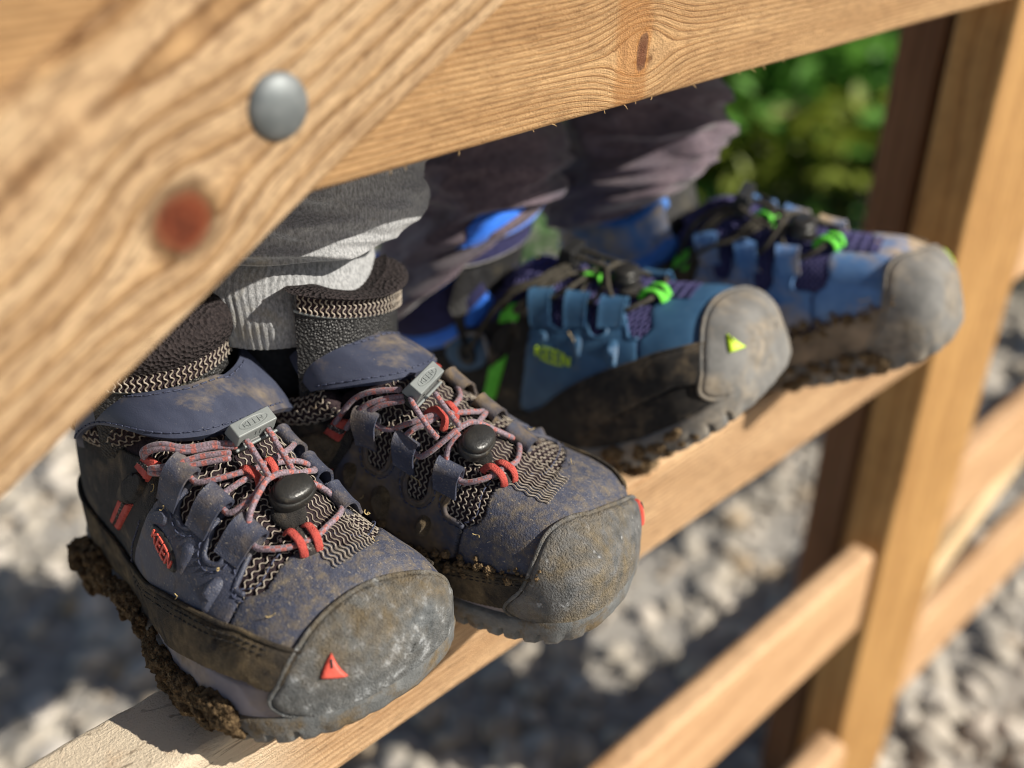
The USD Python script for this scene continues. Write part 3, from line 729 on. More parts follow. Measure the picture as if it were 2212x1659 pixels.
MED_WINDOWS = [[(.507, -.27), (.492, -.338), (.484, -.408), (.486, -.476), (.5, -.506), (.516, -.507), (.529, -.481), (.541, -.423), (.547, -.342)], [(.60, -.265), (.589, -.381), (.582, -.468), (.584, -.523), (.595, -.552), (.614, -.543), (.633, -.493), (.64, -.434), (.64, -.388), (.645, -.316)], [(.692, -.265), (.684, -.387), (.675, -.47), (.685, -.526), (.706, -.532), (.72, -.546)]]
VAMP_TOP = {'A': [(.772, .70), (.771, .619), (.769, .565), (.77, .513), (.782, .488), (.789, .438), (.783, .362), (.778, .29), (.779, .204), (.784, .125), (.794, .061), (.808, .005), (.822, -.065), (.832, -.15), (.822, -.25), (.805, -.36), (.785, -.46), (.765, -.54), (.755, -.65), (.75, -.85)],
            'B': [(.78, .70), (.775, .6), (.77, .52), (.785, .48), (.795, .42), (.805, .33), (.812, .22), (.815, .12), (.810, .048), (.800, .02), (.783, -.032), (.764, -.12), (.754, -.192), (.75, -.292), (.753, -.405), (.743, -.488), (.72, -.546), (.715, -.647), (.711, -.84)]}
CAP_EDGE = {'A': [(.905, 1.10), (.880, 1.06), (.866, .985), (.872, .92), (.880, .862), (.884, .68), (.882, .532), (.881, .355), (.885, .145), (.897, -.057), (.910, -.257), (.922, -.536), (.922, -.8), (.915, -1.0), (.93, -1.10)],
            'B': [(.93, 1.10), (.915, 1.0), (.925, .8), (.928, .5), (.922, .319), (.903, .048), (.883, -.126), (.868, -.292), (.859, -.406), (.858, -.594), (.852, -.772), (.841, -.888), (.818, -1.0), (.812, -1.06), (.84, -1.10)]}
MG_TOP_L = [(.900, .68), (.853, .665), (.804, .653), (.768, .665), (.719, .678), (.634, .722), (.56, .79), (.50, .85), (.42, .87), (.3, .84), (.15, .80), (.06, .78)]
MG_BOT_L = [(.890, .95), (.831, .875), (.775, .885), (.72, .91), (.627, .985), (.55, 1.06), (.468, 1.12), (.3, 1.12), (.15, 1.10), (.06, 1.08)]
MG_TOP_M = [(.875, -.75), (.847, -.757), (.747, -.822), (.665, -.878), (.574, -.909), (.48, -.88), (.3, -.84), (.15, -.80), (.06, -.78)]
MG_BOT_M = [(.85, -1.08), (.811, -1.06), (.742, -1.08), (.6, -1.10), (.3, -1.12), (.15, -1.10), (.06, -1.08)]
EMB_L = [[(.514, .551), (.525, .496), (.539, .458), (.558, .453), (.568, .472), (.565, .508), (.539, .529)], [(.631, .493), (.647, .487), (.652, .522), (.646, .587), (.633, .713), (.630, .655), (.635, .59), (.629, .538), (.622, .515)], [(.704, .568), (.714, .52), (.728, .517), (.734, .56), (.727, .686), (.717, .654), (.707, .605)]]
EMB_M = [[(.425, -.53), (.438, -.50), (.464, -.505), (.468, -.55), (.445, -.69), (.432, -.64)], [(.495, -.66), (.51, -.59), (.53, -.555), (.552, -.576), (.55, -.68), (.532, -.81), (.51, -.75)], [(.612, -.66), (.626, -.587), (.652, -.584), (.655, -.65), (.640, -.75), (.614, -.741)]]

LACES = {'A': [[(.462, .335, .003), (.475, .305, .0055), (.50, .262, .0055), (.529, .231, .0055), (.565, .15, .0065), (.59, .10, .008)], [(.470, .335, .003), (.484, .308, .0052), (.509, .265, .0052), (.538, .231, .0052), (.572, .15, .006), (.595, .10, .007)],
               [(.494, .36, .003), (.512, .338, .005), (.535, .295, .0055), (.558, .234, .006), (.597, .137, .008)], [(.497, .37, .003), (.518, .35, .0045), (.545, .30, .005), (.570, .24, .0055), (.603, .15, .0075)],
               [(.56, .288, .0033), (.582, .288, .0036), (.608, .239, .0048), (.627, .171, .0053), (.643, .07, .006), (.643, .031, .006), (.640, -.044, .0058), (.622, -.137, .005), (.60, -.20, .0036), (.585, -.215, .003)],
               [(.632, .30, .003), (.638, .235, .004), (.643, .162, .0045), (.649, .016, .0046), (.656, -.052, .0046), (.663, -.13, .004), (.665, -.19, .003)],
               [(.64, .292, .0033), (.664, .294, .0036), (.677, .245, .0055), (.680, .191, .007), (.676, .15, .009), (.668, .118, .0095)],
               [(.712, .315, .003), (.711, .295, .0045), (.698, .24, .008), (.683, .161, .010), (.676, .113, .0105), (.677, .075, .0105), (.684, .027, .010), (.694, -.03, .009), (.690, -.11, .006), (.672, -.175, .0035)],
               [(.705, -.04, .006), (.725, -.10, .005), (.742, -.15, .0033)], [(.715, .305, .0033), (.738, .325, .0036), (.756, .298, .0045), (.774, .238, .0047), (.785, .16, .005), (.787, .12, .005), (.783, .042, .005), (.774, -.077, .0045), (.757, -.145, .0035), (.742, -.155, .003)],
               [(.600, .075, .011), (.642, .090, .0108), (.675, .106, .0108)], [(.600, -.02, .011), (.651, -.005, .0103), (.684, .010, .0103)]],
         'B': [[(.405, -.31, .003), (.428, -.252, .005), (.451, -.198, .0055), (.496, -.135, .006), (.53, -.09, .008)], [(.437, -.325, .003), (.458, -.275, .005), (.479, -.215, .0055), (.507, -.157, .006), (.54, -.10, .008)], [(.465, -.28, .003), (.493, -.218, .005), (.516, -.163, .006), (.545, -.11, .008)],
               [(.49, -.262, .0033), (.513, -.268, .0036), (.539, -.240, .005), (.566, -.178, .0055), (.589, -.122, .006), (.605, -.074, .006), (.627, -.01, .006), (.645, .07, .0055), (.655, .15, .004), (.655, .20, .003)], [(.565, -.26, .003), (.572, -.225, .004), (.584, -.172, .005), (.60, -.12, .005), (.619, .007, .0055), (.613, .10, .005), (.59, .18, .0035), (.575, .205, .003)],
               [(.58, -.262, .0033), (.606, -.272, .0036), (.627, -.225, .006), (.644, -.152, .008), (.654, -.09, .0095), (.664, -.03, .010), (.68, .01, .0095), (.70, .05, .008), (.722, .12, .005), (.735, .165, .0035)], [(.666, -.26, .003), (.661, -.20, .005), (.657, -.145, .006), (.66, -.088, .008)], [(.672, -.02, .007), (.668, .08, .006), (.660, .18, .0035)],
               [(.675, -.25, .0033), (.702, -.275, .0036), (.722, -.245, .0045), (.741, -.183, .005), (.75, -.12, .0055), (.757, -.063, .005), (.760, .002, .005), (.755, .06, .0045), (.74, .15, .0035)], [(.555, -.095, .011), (.595, -.123, .0107), (.635, -.150, .0107)], [(.585, -.036, .011), (.626, -.057, .0107), (.655, -.076, .0107)]]}
LOOPS = {'A': [(.554, .258, 1), (.635, .258, 1), (.712, .262, 1), (.587, -.20, -1), (.667, -.175, -1), (.745, -.145, -1)],
         'B': [(.487, -.228, -1), (.578, -.230, -1), (.673, -.222, -1), (.575, .19, 1), (.655, .185, 1), (.735, .155, 1)]}
STRAP = {'A': [((.20, .42), (.19, .58)), ((.235, .36), (.225, .50)), ((.332, .254), (.323, .392)), ((.402, .189), (.431, .315)), ((.438, .115), (.500, .235)), ((.456, .03), (.545, .12)), ((.456, -.06), (.560, -.01)), ((.449, -.115), (.550, -.10))],
         'B': [((.262, -.195), (.341, -.325)), ((.31, -.135), (.378, -.275)), ((.363, -.087), (.43, -.205)), ((.40, .0), (.49, -.10)), ((.415, .10), (.525, .03)), ((.42, .20), (.53, .13)), ((.395, .30), (.505, .27)), ((.33, .42), (.42, .42)), ((.22, .52), (.28, .58))]}


def loop_mesh(u, t, s, width=.0094, lean=0.0):
    """A folded leather loop: a strap that runs up the finger, rolls over and turns back under itself."""
    d = np.array([.0130, .0108, .0083, .0056, .0030, .0008, -.0004, .0002, .0020, .0048, .0080])
    n = np.array([.0012, .0019, .0033, .0050, .0060, .0057, .0044, .0030, .0021, .0016, .0012])
    q = smooth_line(np.stack([d, n], 1), 34)
    T = np.gradient(q, axis=0)
    T /= np.linalg.norm(T, axis=1, keepdims=True)
    N2 = np.stack([-T[:, 1], T[:, 0]], 1) * -1
    w = np.linspace(-.5, .5, 9)
    round_ = .00045 * (np.abs(w) / .5) ** 4
    P, NN = [], []
    for k, x in enumerate(w):
        uu = u + x * width / US + lean * q[:, 0]
        tt = t + s * q[:, 0] / TS
        base, nn = surf(uu, tt), surf_n(uu, tt)
        tang = (surf(uu, tt + s * .01) - surf(uu, tt - s * .01))
        tang /= np.linalg.norm(tang, axis=1, keepdims=True)
        P.append(base + nn * (q[:, 1] - round_[k] * N2[:, 1] * -1)[:, None])
        NN.append(tang * N2[:, :1] + nn * N2[:, 1:])
    m = shell(np.array(P), np.array(NN), -.0012)
    m.fix_normals()
    return m


def wavy(fixed, a, b, along, h, pitch=.0037, amp=.00052, r=.00034, phase=0.0):
    """One knitted yarn: a zigzag line on the last. along 't': u fixed, t runs a..b; along 'u': t fixed."""
    L = abs(b - a) * (TS if along == 't' else US)
    n = max(6, int(L / pitch * 7))
    s = np.linspace(0, 1, n)
    z = amp * np.clip(1.5 * np.sin(2 * np.pi * s * L / pitch + phase), -1, 1)
    if along == 't':
        u, t = fixed + z / US, a + (b - a) * s
    else:
        u, t = a + (b - a) * s, fixed + z / TS
    return tube(ut3(u, t, np.full(n, h)), r, 5)


def clump(c, r, seed, squash=(1, 1, 1)):
    m = trimesh.creation.icosphere(3, 1.0)
    v = np.array(m.vertices)
    d = 1 + 1.3 * (meshkit.fbm(v * 1.7 + seed * 3.1, 4, seed) - .5) + .35 * (meshkit.noise(v * 7 + seed, seed + 1) - .5)
    return trimesh.Trimesh(v * d[:, None] * r * np.array(squash) + np.asarray(c), m.faces, process=False)


def sole_ring(levels, offs, lugs=0.0, close=True, u0=0.0, jag=0.0, lug_from=.45):
    """A band round the whole sole: levels are t values from top to bottom, offs how far each stands out."""
    s = np.linspace(0, 1, 150) ** .9
    us = np.concatenate([s[:-1], s[::-1][:-1]])
    sd = np.concatenate([np.ones(len(s) - 1), -np.ones(len(s) - 1)])
    ref = surf(us, sd * .985)
    nx = np.roll(ref, -1, 0) - np.roll(ref, 1, 0)
    out = np.stack([nx[:, 1] * -1, nx[:, 0], 0 * us], 1) * -1
    out /= np.maximum(np.linalg.norm(out, axis=1, keepdims=True), 1e-9)
    of_toe = np.clip((us - .88) / .10, 0, 1)
    c = np.array([.095, -.001, 0])
    out *= np.sign(np.sum(out * (ref - c) * [1, 1, 0], 1, keepdims=True))
    arc = np.concatenate([[0], np.cumsum(np.linalg.norm(np.diff(ref, axis=0), axis=1))])
    rows = []
    for k, (lv, of) in enumerate(zip(levels, offs)):
        P = surf(us, sd * lv)
        o = np.full(len(us), of) * (1 - .30 * of_toe)
        if lugs and k >= lug_from * len(levels):
            ph = (arc / .0085 + .25 * k / len(levels)) % 1.0
            o = o - (1 - of_toe * .8) * lugs * np.clip(4.2 * (np.abs(ph - .5) - .30), 0, 1)
        if jag:
            o = o + jag * (meshkit.fbm(P * 220, 3, k) - .5)
        rows.append(P + out * o[:, None])
    R_ = np.array(rows)
    k, m = R_.shape[:2]
    i, j = np.meshgrid(np.arange(k - 1), np.arange(m), indexing='ij')
    a, b = i * m + j, i * m + (j + 1) % m
    F = np.concatenate([np.stack([a, b + m, b], -1).reshape(-1, 3), np.stack([a, a + m, b + m], -1).reshape(-1, 3)])
    V = R_.reshape(-1, 3)
    mid = np.stack([ref[:, 0], 0 * ref[:, 1] - .002, R_[-1][:, 2]], 1)
    mid2 = np.stack([ref[:, 0], 0 * ref[:, 1] - .002, R_[0][:, 2]], 1)
    jj = np.arange(m)
    base = (k - 1) * m
    V = np.vstack([V, mid, mid2])
    o1, o2 = k * m, k * m + m
    F = np.vstack([F, np.stack([base + jj, o1 + jj, o1 + (jj + 1) % m], 1), np.stack([base + jj, o1 + (jj + 1) % m, base + (jj + 1) % m], 1),
                   np.stack([jj, o2 + (jj + 1) % m, o2 + jj], 1), np.stack([jj, (jj + 1) % m, o2 + (jj + 1) % m], 1)])
    m_ = trimesh.Trimesh(V, F, process=False)
    m_.fix_normals()
    return m_


def on_frame(u, t, h):
    """Point and axes on the last: (origin, outer-side tangent, toe tangent, normal)."""
    n = surf_n(u, t)
    T = surf(u, t + .02) - surf(u, t - .02)
    T /= np.linalg.norm(T)
    T = T - n * (T @ n)
    T /= np.linalg.norm(T)
    U = np.cross(T, n)
    if U[0] < 0:
        U = -U
    return surf(u, t) + n * h, T, U, n


def oval_text(word, length, height, depth):
    """Lettering that fills a pointed oval, centred on the origin."""
    m = meshkit.text_mesh(word, 1.0, depth, bold=True)
    v = np.array(m.vertices)
    v[:, 0] = (v[:, 0] - v[:, 0].min()) / np.ptp(v[:, 0]) - .5
    v[:, 1] = (v[:, 1] - v[:, 1].min()) / np.ptp(v[:, 1]) - .5
    env = np.sqrt(np.clip(1 - (v[:, 0] / .60) ** 2, .1, 1))
    v[:, 1] *= env * height
    v[:, 0] *= length
    return trimesh.Trimesh(v, m.faces, process=False)


CORAL = dict(panel='navy_leather', vamp='navy_leather_dusty', strap='strap_leather', base='knit_base', yarn='knit_yarn', web='coral_webbing', web_dark='dark_webbing', logo='coral_rubber', lace='bungee', pad='black_mesh', collar='knit_base', collar_yarn='knit_yarn', cap='toe_rubber', mg='mudguard_suede', quarter='black_suede', thread='navy_thread', tri='coral_rubber', mid='midsole_foam', flap='black_suede')
CORAL_B = {**CORAL, 'panel': 'muddy_leather', 'cap': 'toe_rubber_muddy', 'flap': 'tan_suede', 'vamp': 'navy_leather_dusty', 'mg': 'mudguard_suede'}
GREEN = dict(panel='blue_leather', vamp='blue_leather', strap=None, base='navy_knit', yarn='navy_yarn', web='green_webbing', web_dark='green_webbing', logo='lime_rubber', lace='dark_cord', pad='blue_padding', collar='blue_padding', collar_yarn='navy_yarn', cap='far_toe_rubber', mg='black_suede', quarter='black_suede', thread='black_thread', tri='lime_rubber', mid='black_suede', flap='black_suede')
GREEN_D = {**GREEN, 'panel': 'blue_leather_muddy', 'vamp': 'blue_leather_muddy', 'pad': 'blue_padding_dull', 'collar': 'blue_padding_dull', 'mg': 'dry_mudguard', 'mid': 'dry_mudguard', 'quarter': 'tan_suede', 'flap': 'tan_suede'}


def make_shoe(label, F4, side, K, col, near=True, group=None, hi=1, mud=(), strap_end=None, turn=0.0, lean=0.0, drop=0.0):
    """side +1: a right shoe (drawn mirrored), -1: a left one. K picks the traced pattern of details."""
    t = thing('hiking_shoe', label, 'shoe', F4, group)

    def fin(m):
        m = m if not isinstance(m, list) else trimesh.util.concatenate(m)
        if side > 0:
            m = trimesh.Trimesh(np.asarray(m.vertices) * [1, -1, 1], np.asarray(m.faces)[:, ::-1], process=False)
        return m

    def add(name, m, mat, parent=t, smooth=40, uv=None, **kw):
        return part(parent, name, fin(m), mat, smooth=smooth, uv=uv, **kw)

    shift = .055 if K == 'A' else 0.0
    mw = lambda pts: [(u + shift * np.clip(1.6 + 2.2 * tt, 0, 1) * (tt < 0), tt * (1 - .22 * (shift > 0) * np.clip((tt + .55) / .3, 0, 1)) if tt < 0 else tt) for u, tt in pts]
    # knitted upper with the opening for the foot
    U, T_ = np.meshgrid(np.linspace(0, 1, 150), np.linspace(-1.05, 1.05, 170), indexing='ij')
    g = grid_mesh(surf(U, T_))
    cu, ct = U.ravel()[g.faces].mean(1), T_.ravel()[g.faces].mean(1)
    hole = ((cu - .215) / .215) ** 2 + (ct / .335) ** 2 < 1
    hole |= cu < .004
    g = trimesh.Trimesh(g.vertices, g.faces[~hole], process=False)
    add('upper', g, col['base'], smooth=True)
    yr = .00028 if near else .0005
    ys = []
    for u in np.arange(.46, .83, .0021 / US):
        ys.append(wavy(u, .13, .60, 't', .0006, r=yr, phase=0))
        ys.append(wavy(u, -.13, -.60, 't', .0006, r=yr))
    add('knit_yarn', ys, col['yarn'], smooth=True, kind='stuff')
    # tongue throat: knit running along the foot
    add('tongue_gusset', patch(smooth_poly([(.40, .19), (.62, .165), (.76, .145), (.825, .05), (.83, -.05), (.76, -.125), (.62, -.15), (.40, -.18)]), h=.0016, r=.003, off=.0004), col['base'])
    add('knit_yarn', [wavy(tt, .50, .84, 'u', .0022, r=yr) for tt in np.arange(-.145, .16, .0020 / TS)], col['yarn'], smooth=True, kind='stuff')
    # leather
    ce = np.array(CAP_EDGE[K], float)
    for _ in range(2):
        ce = np.vstack([ce[:1], np.stack([.75 * ce[:-1] + .25 * ce[1:], .25 * ce[:-1] + .75 * ce[1:]], 1).reshape(-1, 2), ce[-1:]])
    cap_e = [tuple(q) for q in ce]
    vt = VAMP_TOP[K]
    vamp = vt + [(.80, -.84), (.87, -.84), (.955, -.6), (.955, 0), (.955, .6), (.89, .75), (.82, .71)]
    vp = add('vamp', patch(vamp, h=.0015, r=.0012, edge=vt), col['vamp'])
    sp = add('side_panel', patch(smooth_poly(SIDE_PANEL, 2), h=.0017, r=.0013), col['panel'] if K == 'A' or not near else 'navy_leather')
    mp = add('side_panel', patch(smooth_poly(mw(MED_PANEL), 2), h=.0017, r=.0013), col['panel'])
    if near:
        add('stitching', stitches(inset_line(vt[2:-2], -.0020), .0018, n=700), col['thread'], vp, smooth=True)
        add('stitching', stitches(inset_line(SIDE_PANEL[4:9], .0018), .0019), col['thread'], sp, smooth=True)
    for e in EMB_L:
        add('raised_rib', patch(smooth_poly(np.mean(e, 0) + (np.array(e) - np.mean(e, 0)) * 1.25), h=.0030, r=.0030, off=.0016, soft=True), col['panel'], sp)
    for e in EMB_M:
        add('raised_rib', patch(smooth_poly(mw(e)), h=.0036, r=.0024, off=.0014, soft=True), col['flap'] if near and K == 'B' else col['panel'], mp)
    for W_, pp in ((LAT_WINDOWS, sp), ([mw(w) for w in MED_WINDOWS], mp)):
        for w in W_:
            L = on_line(w, 40)
            add('window_rim', tube(ut3(L[:, 0], L[:, 1], np.full(40, .0013)), .0011, 8), col['panel'], pp, smooth=True)
            if near:
                q = on_line(w, 60)
                c = q.mean(0)
                q2 = c + (q - c) * (1 + .0024 / np.maximum(np.linalg.norm((q - c) * [US, TS], axis=1), 1e-6))[:, None]
                q2 = q2[np.abs(q2[:, 1]) > .36]
                if len(q2) > 6:
                    add('stitching', stitches(q2, .0019), col['thread'], pp, smooth=True)
    for (u, tt, s) in LOOPS[K]:
        add('lace_loop', loop_mesh(u, tt, s), col['panel'] if (K == 'A' or not near or s > 0) else 'navy_leather', smooth=50)
    # quarters, mudguards, flaps
    for s, poly in ((1, [(.07, 1.02), (.05, .60), (.12, .37), (.26, .345), (.40, .35), (.53, .30), (.54, .42), (.51, .6), (.47, .72), (.44, .86), (.46, .95), (.3, 1.02)]), (-1, [(.07, -1.02), (.05, -.60), (.12, -.37), (.26, -.345), (.36, -.34), (.465, -.26), (.45, -.42), (.42, -.6), (.41, -.7), (.46, -.8), (.46, -.95), (.3, -1.02)])):
        add('quarter', patch(smooth_poly(poly, 2), h=.0012, r=.0012), col['quarter'])
    for top, bot in ((MG_TOP_L, MG_BOT_L), (MG_TOP_M, MG_BOT_M)):
        mg = add('mudguard', patch(top + bot[::-1], h=.0022, r=.0014, off=.0008, rough=.0010), col['mg'])
        L = on_line(top, 90)
        add('welt', tube(ut3(L[:, 0], L[:, 1], np.full(90, .0025)), .0010, 6), col['mg'], mg, smooth=True)
        if near:
            sg = 1 if top is MG_TOP_L else -1
            for dd in (.0026, .0046):
                add('stitching', stitches([(u, tt + sg * dd / TS) for u, tt in top[1:-3]], .0031), 'black_thread', mg, smooth=True)
    for s in (1, -1):
        if s > 0:
            fl = [(.431, .395), (.500, .400), (.456, .54), (.356, .59), (.38, .49)]
            up, low = [(.438, .385), (.462, .325), (.510, .32), (.496, .413)], [(.366, .575), (.445, .54), (.348, .762), (.304, .751)]
        else:
            fl = [(.308, -.43), (.372, -.365), (.422, -.39), (.41, -.474), (.372, -.60), (.325, -.60), (.30, -.50)]
            up, low = [(.374, -.375), (.403, -.28), (.448, -.285), (.417, -.405)], [(.33, -.60), (.40, -.57), (.36, -.72), (.31, -.72)]
            if K == 'A':
                up = [(u + .06, tt + .03) for u, tt in up]
        for q, offh in ((low, .0012), (up, .0024)):
            q = np.array(q)
            tg = add('webbing_tag', patch(q, h=.0012, r=.0008, off=offh), col['web'])
            e0, e1 = (q[0] + q[1]) / 2, (q[3] + q[2]) / 2
            a0, a1 = .36, .64
            A0, A1 = q[0] + (q[1] - q[0]) * a0, q[0] + (q[1] - q[0]) * a1
            B0, B1 = q[3] + (q[2] - q[3]) * a0, q[3] + (q[2] - q[3]) * a1
            if s > 0 or K == 'B':
                if q is low or True:
                    # the stripes run the way the webbing runs
                    run = (q[3] - q[0], q[2] - q[1])
                    st = np.array([q[0] + (q[1] - q[0]) * a0, q[0] + (q[1] - q[0]) * a1, q[3] + (q[2] - q[3]) * a1, q[3] + (q[2] - q[3]) * a0])
                    add('stripe', patch(st, h=.0007, r=.0005, off=offh + .0008), col['web_dark'], tg)
        add('suede_flap', patch(smooth_poly(fl, 2), h=.0022, r=.0016, off=.0014, rough=.0008), col['flap'])
    # rubber toe cap with its raised emblem
    cap = cap_e + [(.96, -1.11), (1.0, -1.11), (1.0, 0), (1.0, 1.11), (.96, 1.11)]
    cp = add('toe_cap', patch(cap, h=.0036, r=.0020, res=.0020, edge=cap_e, rough=.0004, relax=60), col['cap'], smooth=True)
    L = on_line(cap_e, 120)
    add('rim', tube(ut3(L[:, 0], L[:, 1], np.full(120, .0024)), .0010, 8), col['cap'], cp, smooth=True)
    tri = [(.921, .640), (.950, .850), (.923, .830)] if K == 'A' else [(.930, .70), (.962, .93), (.936, .90)]
    ctr = np.mean(tri, 0)
    tr_ = add('emblem', patch(tri, h=.0016, r=.0008, off=.0032, res=.0010), col['tri'], cp)
    a_, b_ = np.array(tri[0]), (np.array(tri[1]) + np.array(tri[2])) / 2
    q0, q1 = a_ + (b_ - a_) * .30, a_ + (b_ - a_) * .58
    L = np.linspace(q0, q1, 6)
    add('slit', tube(ut3(L[:, 0], L[:, 1], np.full(6, .0047)), .00045, 6), 'black_plastic', tr_, smooth=True)
    # midsole and outsole
    add('midsole', sole_ring([.86, .92, 1.0, 1.06, 1.10, 1.12], [.0002, .0014, .0022, .0026, .0022, .0006]), col['mid'], smooth=50)
    add('outsole', sole_ring([1.07, 1.085, 1.10, 1.13, 1.16, 1.19, 1.22, 1.245, 1.252], [.0012, .0034, .0042, .0046, .0046, .0044, .0040, .0030, .0010], lugs=.0034, jag=.0012), 'sole_rubber' if near else 'far_toe_rubber', smooth=35)
    # strap across the ankle
    if col['strap']:
        S = STRAP[K]
        lift_ = lambda P: P + np.array([0, 0, 1.]) * np.interp(P[:, :1], [0, .03, .055, .07, .085], [0, .011, .014, .010, 0])
        A_ = lift_(np.array([ut3(*a, .0050 if k else .002) for k, (a, b) in enumerate(S)]))
        B_ = lift_(np.array([ut3(*b, .0046 if k else .002) for k, (a, b) in enumerate(S)]))
        if K == 'A':
            ex = strap_end
            A_, B_ = np.vstack([A_, ex[0]]), np.vstack([B_, ex[1]])
        a_, b_ = smooth_line(A_, 70), smooth_line(B_, 70)
        w = np.linspace(0, 1, 11)
        P = a_[:, None] * (1 - w)[None, :, None] + b_[:, None] * w[None, :, None]
        du = np.gradient(P, axis=0)
        dw = np.gradient(P, axis=1)
        N = np.cross(du, dw)
        N /= np.maximum(np.linalg.norm(N, axis=-1, keepdims=True), 1e-9)
        if np.mean(N[..., 2]) < 0:
            N = -N
        P = P + N * (.0016 * np.sin(np.pi * w) ** .6)[None, :, None] * .6
        m = shell(P, N, .0026)
        m.fix_normals()
        sm = add('strap', m, col['strap'], smooth=50)
        for ww in (.09, .91):
            L = smooth_line((a_ * (1 - ww) + b_ * ww)[2:-3] + N[2:-3, 5] * .0007, 260)
            arc = np.concatenate([[0], np.cumsum(np.linalg.norm(np.diff(L, axis=0), axis=1))])
            out = []
            for q in np.arange(.002, arc[-1] - .003, .0036):
                x = q + np.array([0, .5, 1]) * .0023
                out.append(tube(np.stack([np.interp(x, arc, L[:, i]) for i in range(3)], 1), .00034, 5))
            add('stitching', out, 'navy_thread', sm, smooth=True)
    # tongue: leather shield, knitted band, padded top
    ph = np.linspace(-1, 1, 46)

    yc = -.005 if K == 'A' else .009
    ca, sa = math.cos(turn), math.sin(turn)

    def turned(P, at_=1):
        c = np.array([.048, -.003, 0]) * at_
        Q = P - c
        return np.stack([Q[..., 0] * ca - Q[..., 1] * sa, Q[..., 0] * sa + Q[..., 1] * ca, Q[..., 2]], -1) + c

    def tongue(zlo, zhi, lift, n=16, pad=0.0, curl=0.0):
        b = np.linspace(0, 1, n)
        z = zlo(ph)[:, None] * (1 - b) + zhi(ph)[:, None] * b
        z = z - drop * np.clip((z - .085) / .045, 0, 1.2)
        y = yc + .0330 * np.sin(ph * 1.2)[:, None] / np.sin(1.2) + 0 * z
        bul = pad * np.sin(np.pi * np.clip(.12 + b * .98, 0, 1)) ** .7
        x = .0700 - .026 * (1 - np.cos(ph * 1.25))[:, None] + .003 * ((z - .09) / .05) + lift + lean * np.clip(z - .09, 0, 1) - curl * b ** 2.5
        P = np.stack([x + 0 * z, y, z], -1)
        N = np.stack([np.cos(ph * 1.2)[:, None] + 0 * z, np.sin(ph * 1.2)[:, None] + 0 * z, .25 + 0 * z], -1)
        N /= np.linalg.norm(N, axis=-1, keepdims=True)
        return turned(P + N * (bul * np.cos(ph * 1.35).clip(0)[:, None] ** .4)[..., None]), turned(N, 0)

    zA = lambda p: .070 + 0 * p
    up_ = 0.0 if near else (.004 if K == 'A' else .014)
    cr = PchipInterpolator([-1, -.7, -.35, 0, .35, .7, 1], [.1110, .1270, .1285, .1275, .1260, .1220, .1110] if K == 'A' else [.1305, .1305, .1255, .1215, .1225, .1245, .1140])
    zB = (lambda p: .0995 + up_ + .004 * p ** 2) if K == 'A' else (lambda p: .1112 + up_ - .0112 * p)
    zC = lambda p: zB(p) + .0078
    zD = lambda p: np.maximum(cr(p) + up_ * 1.2, zC(p) + .0004)
    P, N = tongue(zA, zB, .0)
    tg = add('tongue', shell(P, N, .003), 'pebbled_leather', smooth=50)
    L = P[:, -1] + N[:, -1] * .0002
    add('piping', tube(L, .0008, 6), 'grey_piping' if not near else 'grey_plastic', tg, smooth=True)
    P, N = tongue(zB, zC, .0012, 8)
    add('knit_band', shell(P, N, .003), col['base'], tg, smooth=50)
    if near:
        lines = []
        ys_ = np.linspace(-.97, .97, 34)
        b = np.linspace(0, 1, 16)
        for q in ys_:
            i = (q + 1) / 2 * 45
            zz = zB(q) * (1 - b) + zC(q) * b
            pp = q + .014 * np.clip(1.5 * np.sin(b * 13), -1, 1)
            x = .0700 - .026 * (1 - np.cos(pp * 1.25)) + .003 * ((zz - .09) / .05) + .0012
            y = yc + .0330 * np.sin(pp * 1.2) / np.sin(1.2)
            n3 = np.stack([np.cos(pp * 1.2), np.sin(pp * 1.2), .25 + 0 * pp], 1)
            lines.append(tube(turned(np.stack([x, y, zz], 1) + n3 * .0004), .00038, 5))
        add('band_yarn', lines, col['yarn'], tg, smooth=True)
    P, N = tongue(zC, zD, .0002, 22, pad=.0058, curl=.0085 if K == 'A' else .0060)
    add('padding', shell(P, N, .0070), col['pad'], tg, smooth=60)
    # padded collar round the opening
    a = np.linspace(0, 2 * np.pi, 120, endpoint=False)
    cu, ct = .215 + .205 * np.cos(a), .335 * np.sin(a)
    cu = np.clip(cu, .012, 1)
    k = np.abs(np.angle(np.exp(1j * a))) > .62
    aa = np.linspace(.62, 2 * np.pi - .62, 110)
    cu, ct = np.clip(.215 + .205 * np.cos(aa), .012, 1), .335 * np.sin(aa)
    CP = ut3(cu, ct, np.full(110, .001))
    cl = add('collar', tube(CP, .0060, 12), col['collar'], smooth=True)
    if not near:
        # the ankle of these taller shoes
        rise = np.linspace(0, 1, 9)[:, None]
        back = np.clip((.30 - cu) / .30, 0, 1)
        CP2 = np.array([.052, 0, 0]) * [1, 1, 0]
        SH = CP[None] + np.stack([0 * rise + 0 * cu, 0 * rise + 0 * cu, rise * (.021 + .010 * back)], -1)
        SH = SH + rise[..., None] * .06 * (np.array([.045, -.001, 0]) - CP[None] * [1, 1, 0])
        Ns = np.gradient(SH, axis=1)
        Ns = np.cross(Ns, [0, 0, 1.])
        Ns /= np.maximum(np.linalg.norm(Ns, axis=-1, keepdims=True), 1e-9)
        if np.mean(np.sum(Ns * (SH - SH.mean((0, 1))), -1)) < 0:
            Ns = -Ns
        sh = shell(SH + Ns * .005, Ns, .009)
        sh.fix_normals()
        sf = add('ankle_cuff', sh, 'navy_knit' if K == 'A' else col['panel'], smooth=60)
        add('lining', tube(SH[-1] - Ns[-1] * .001, .0056, 12), col['collar'], sf, smooth=True)
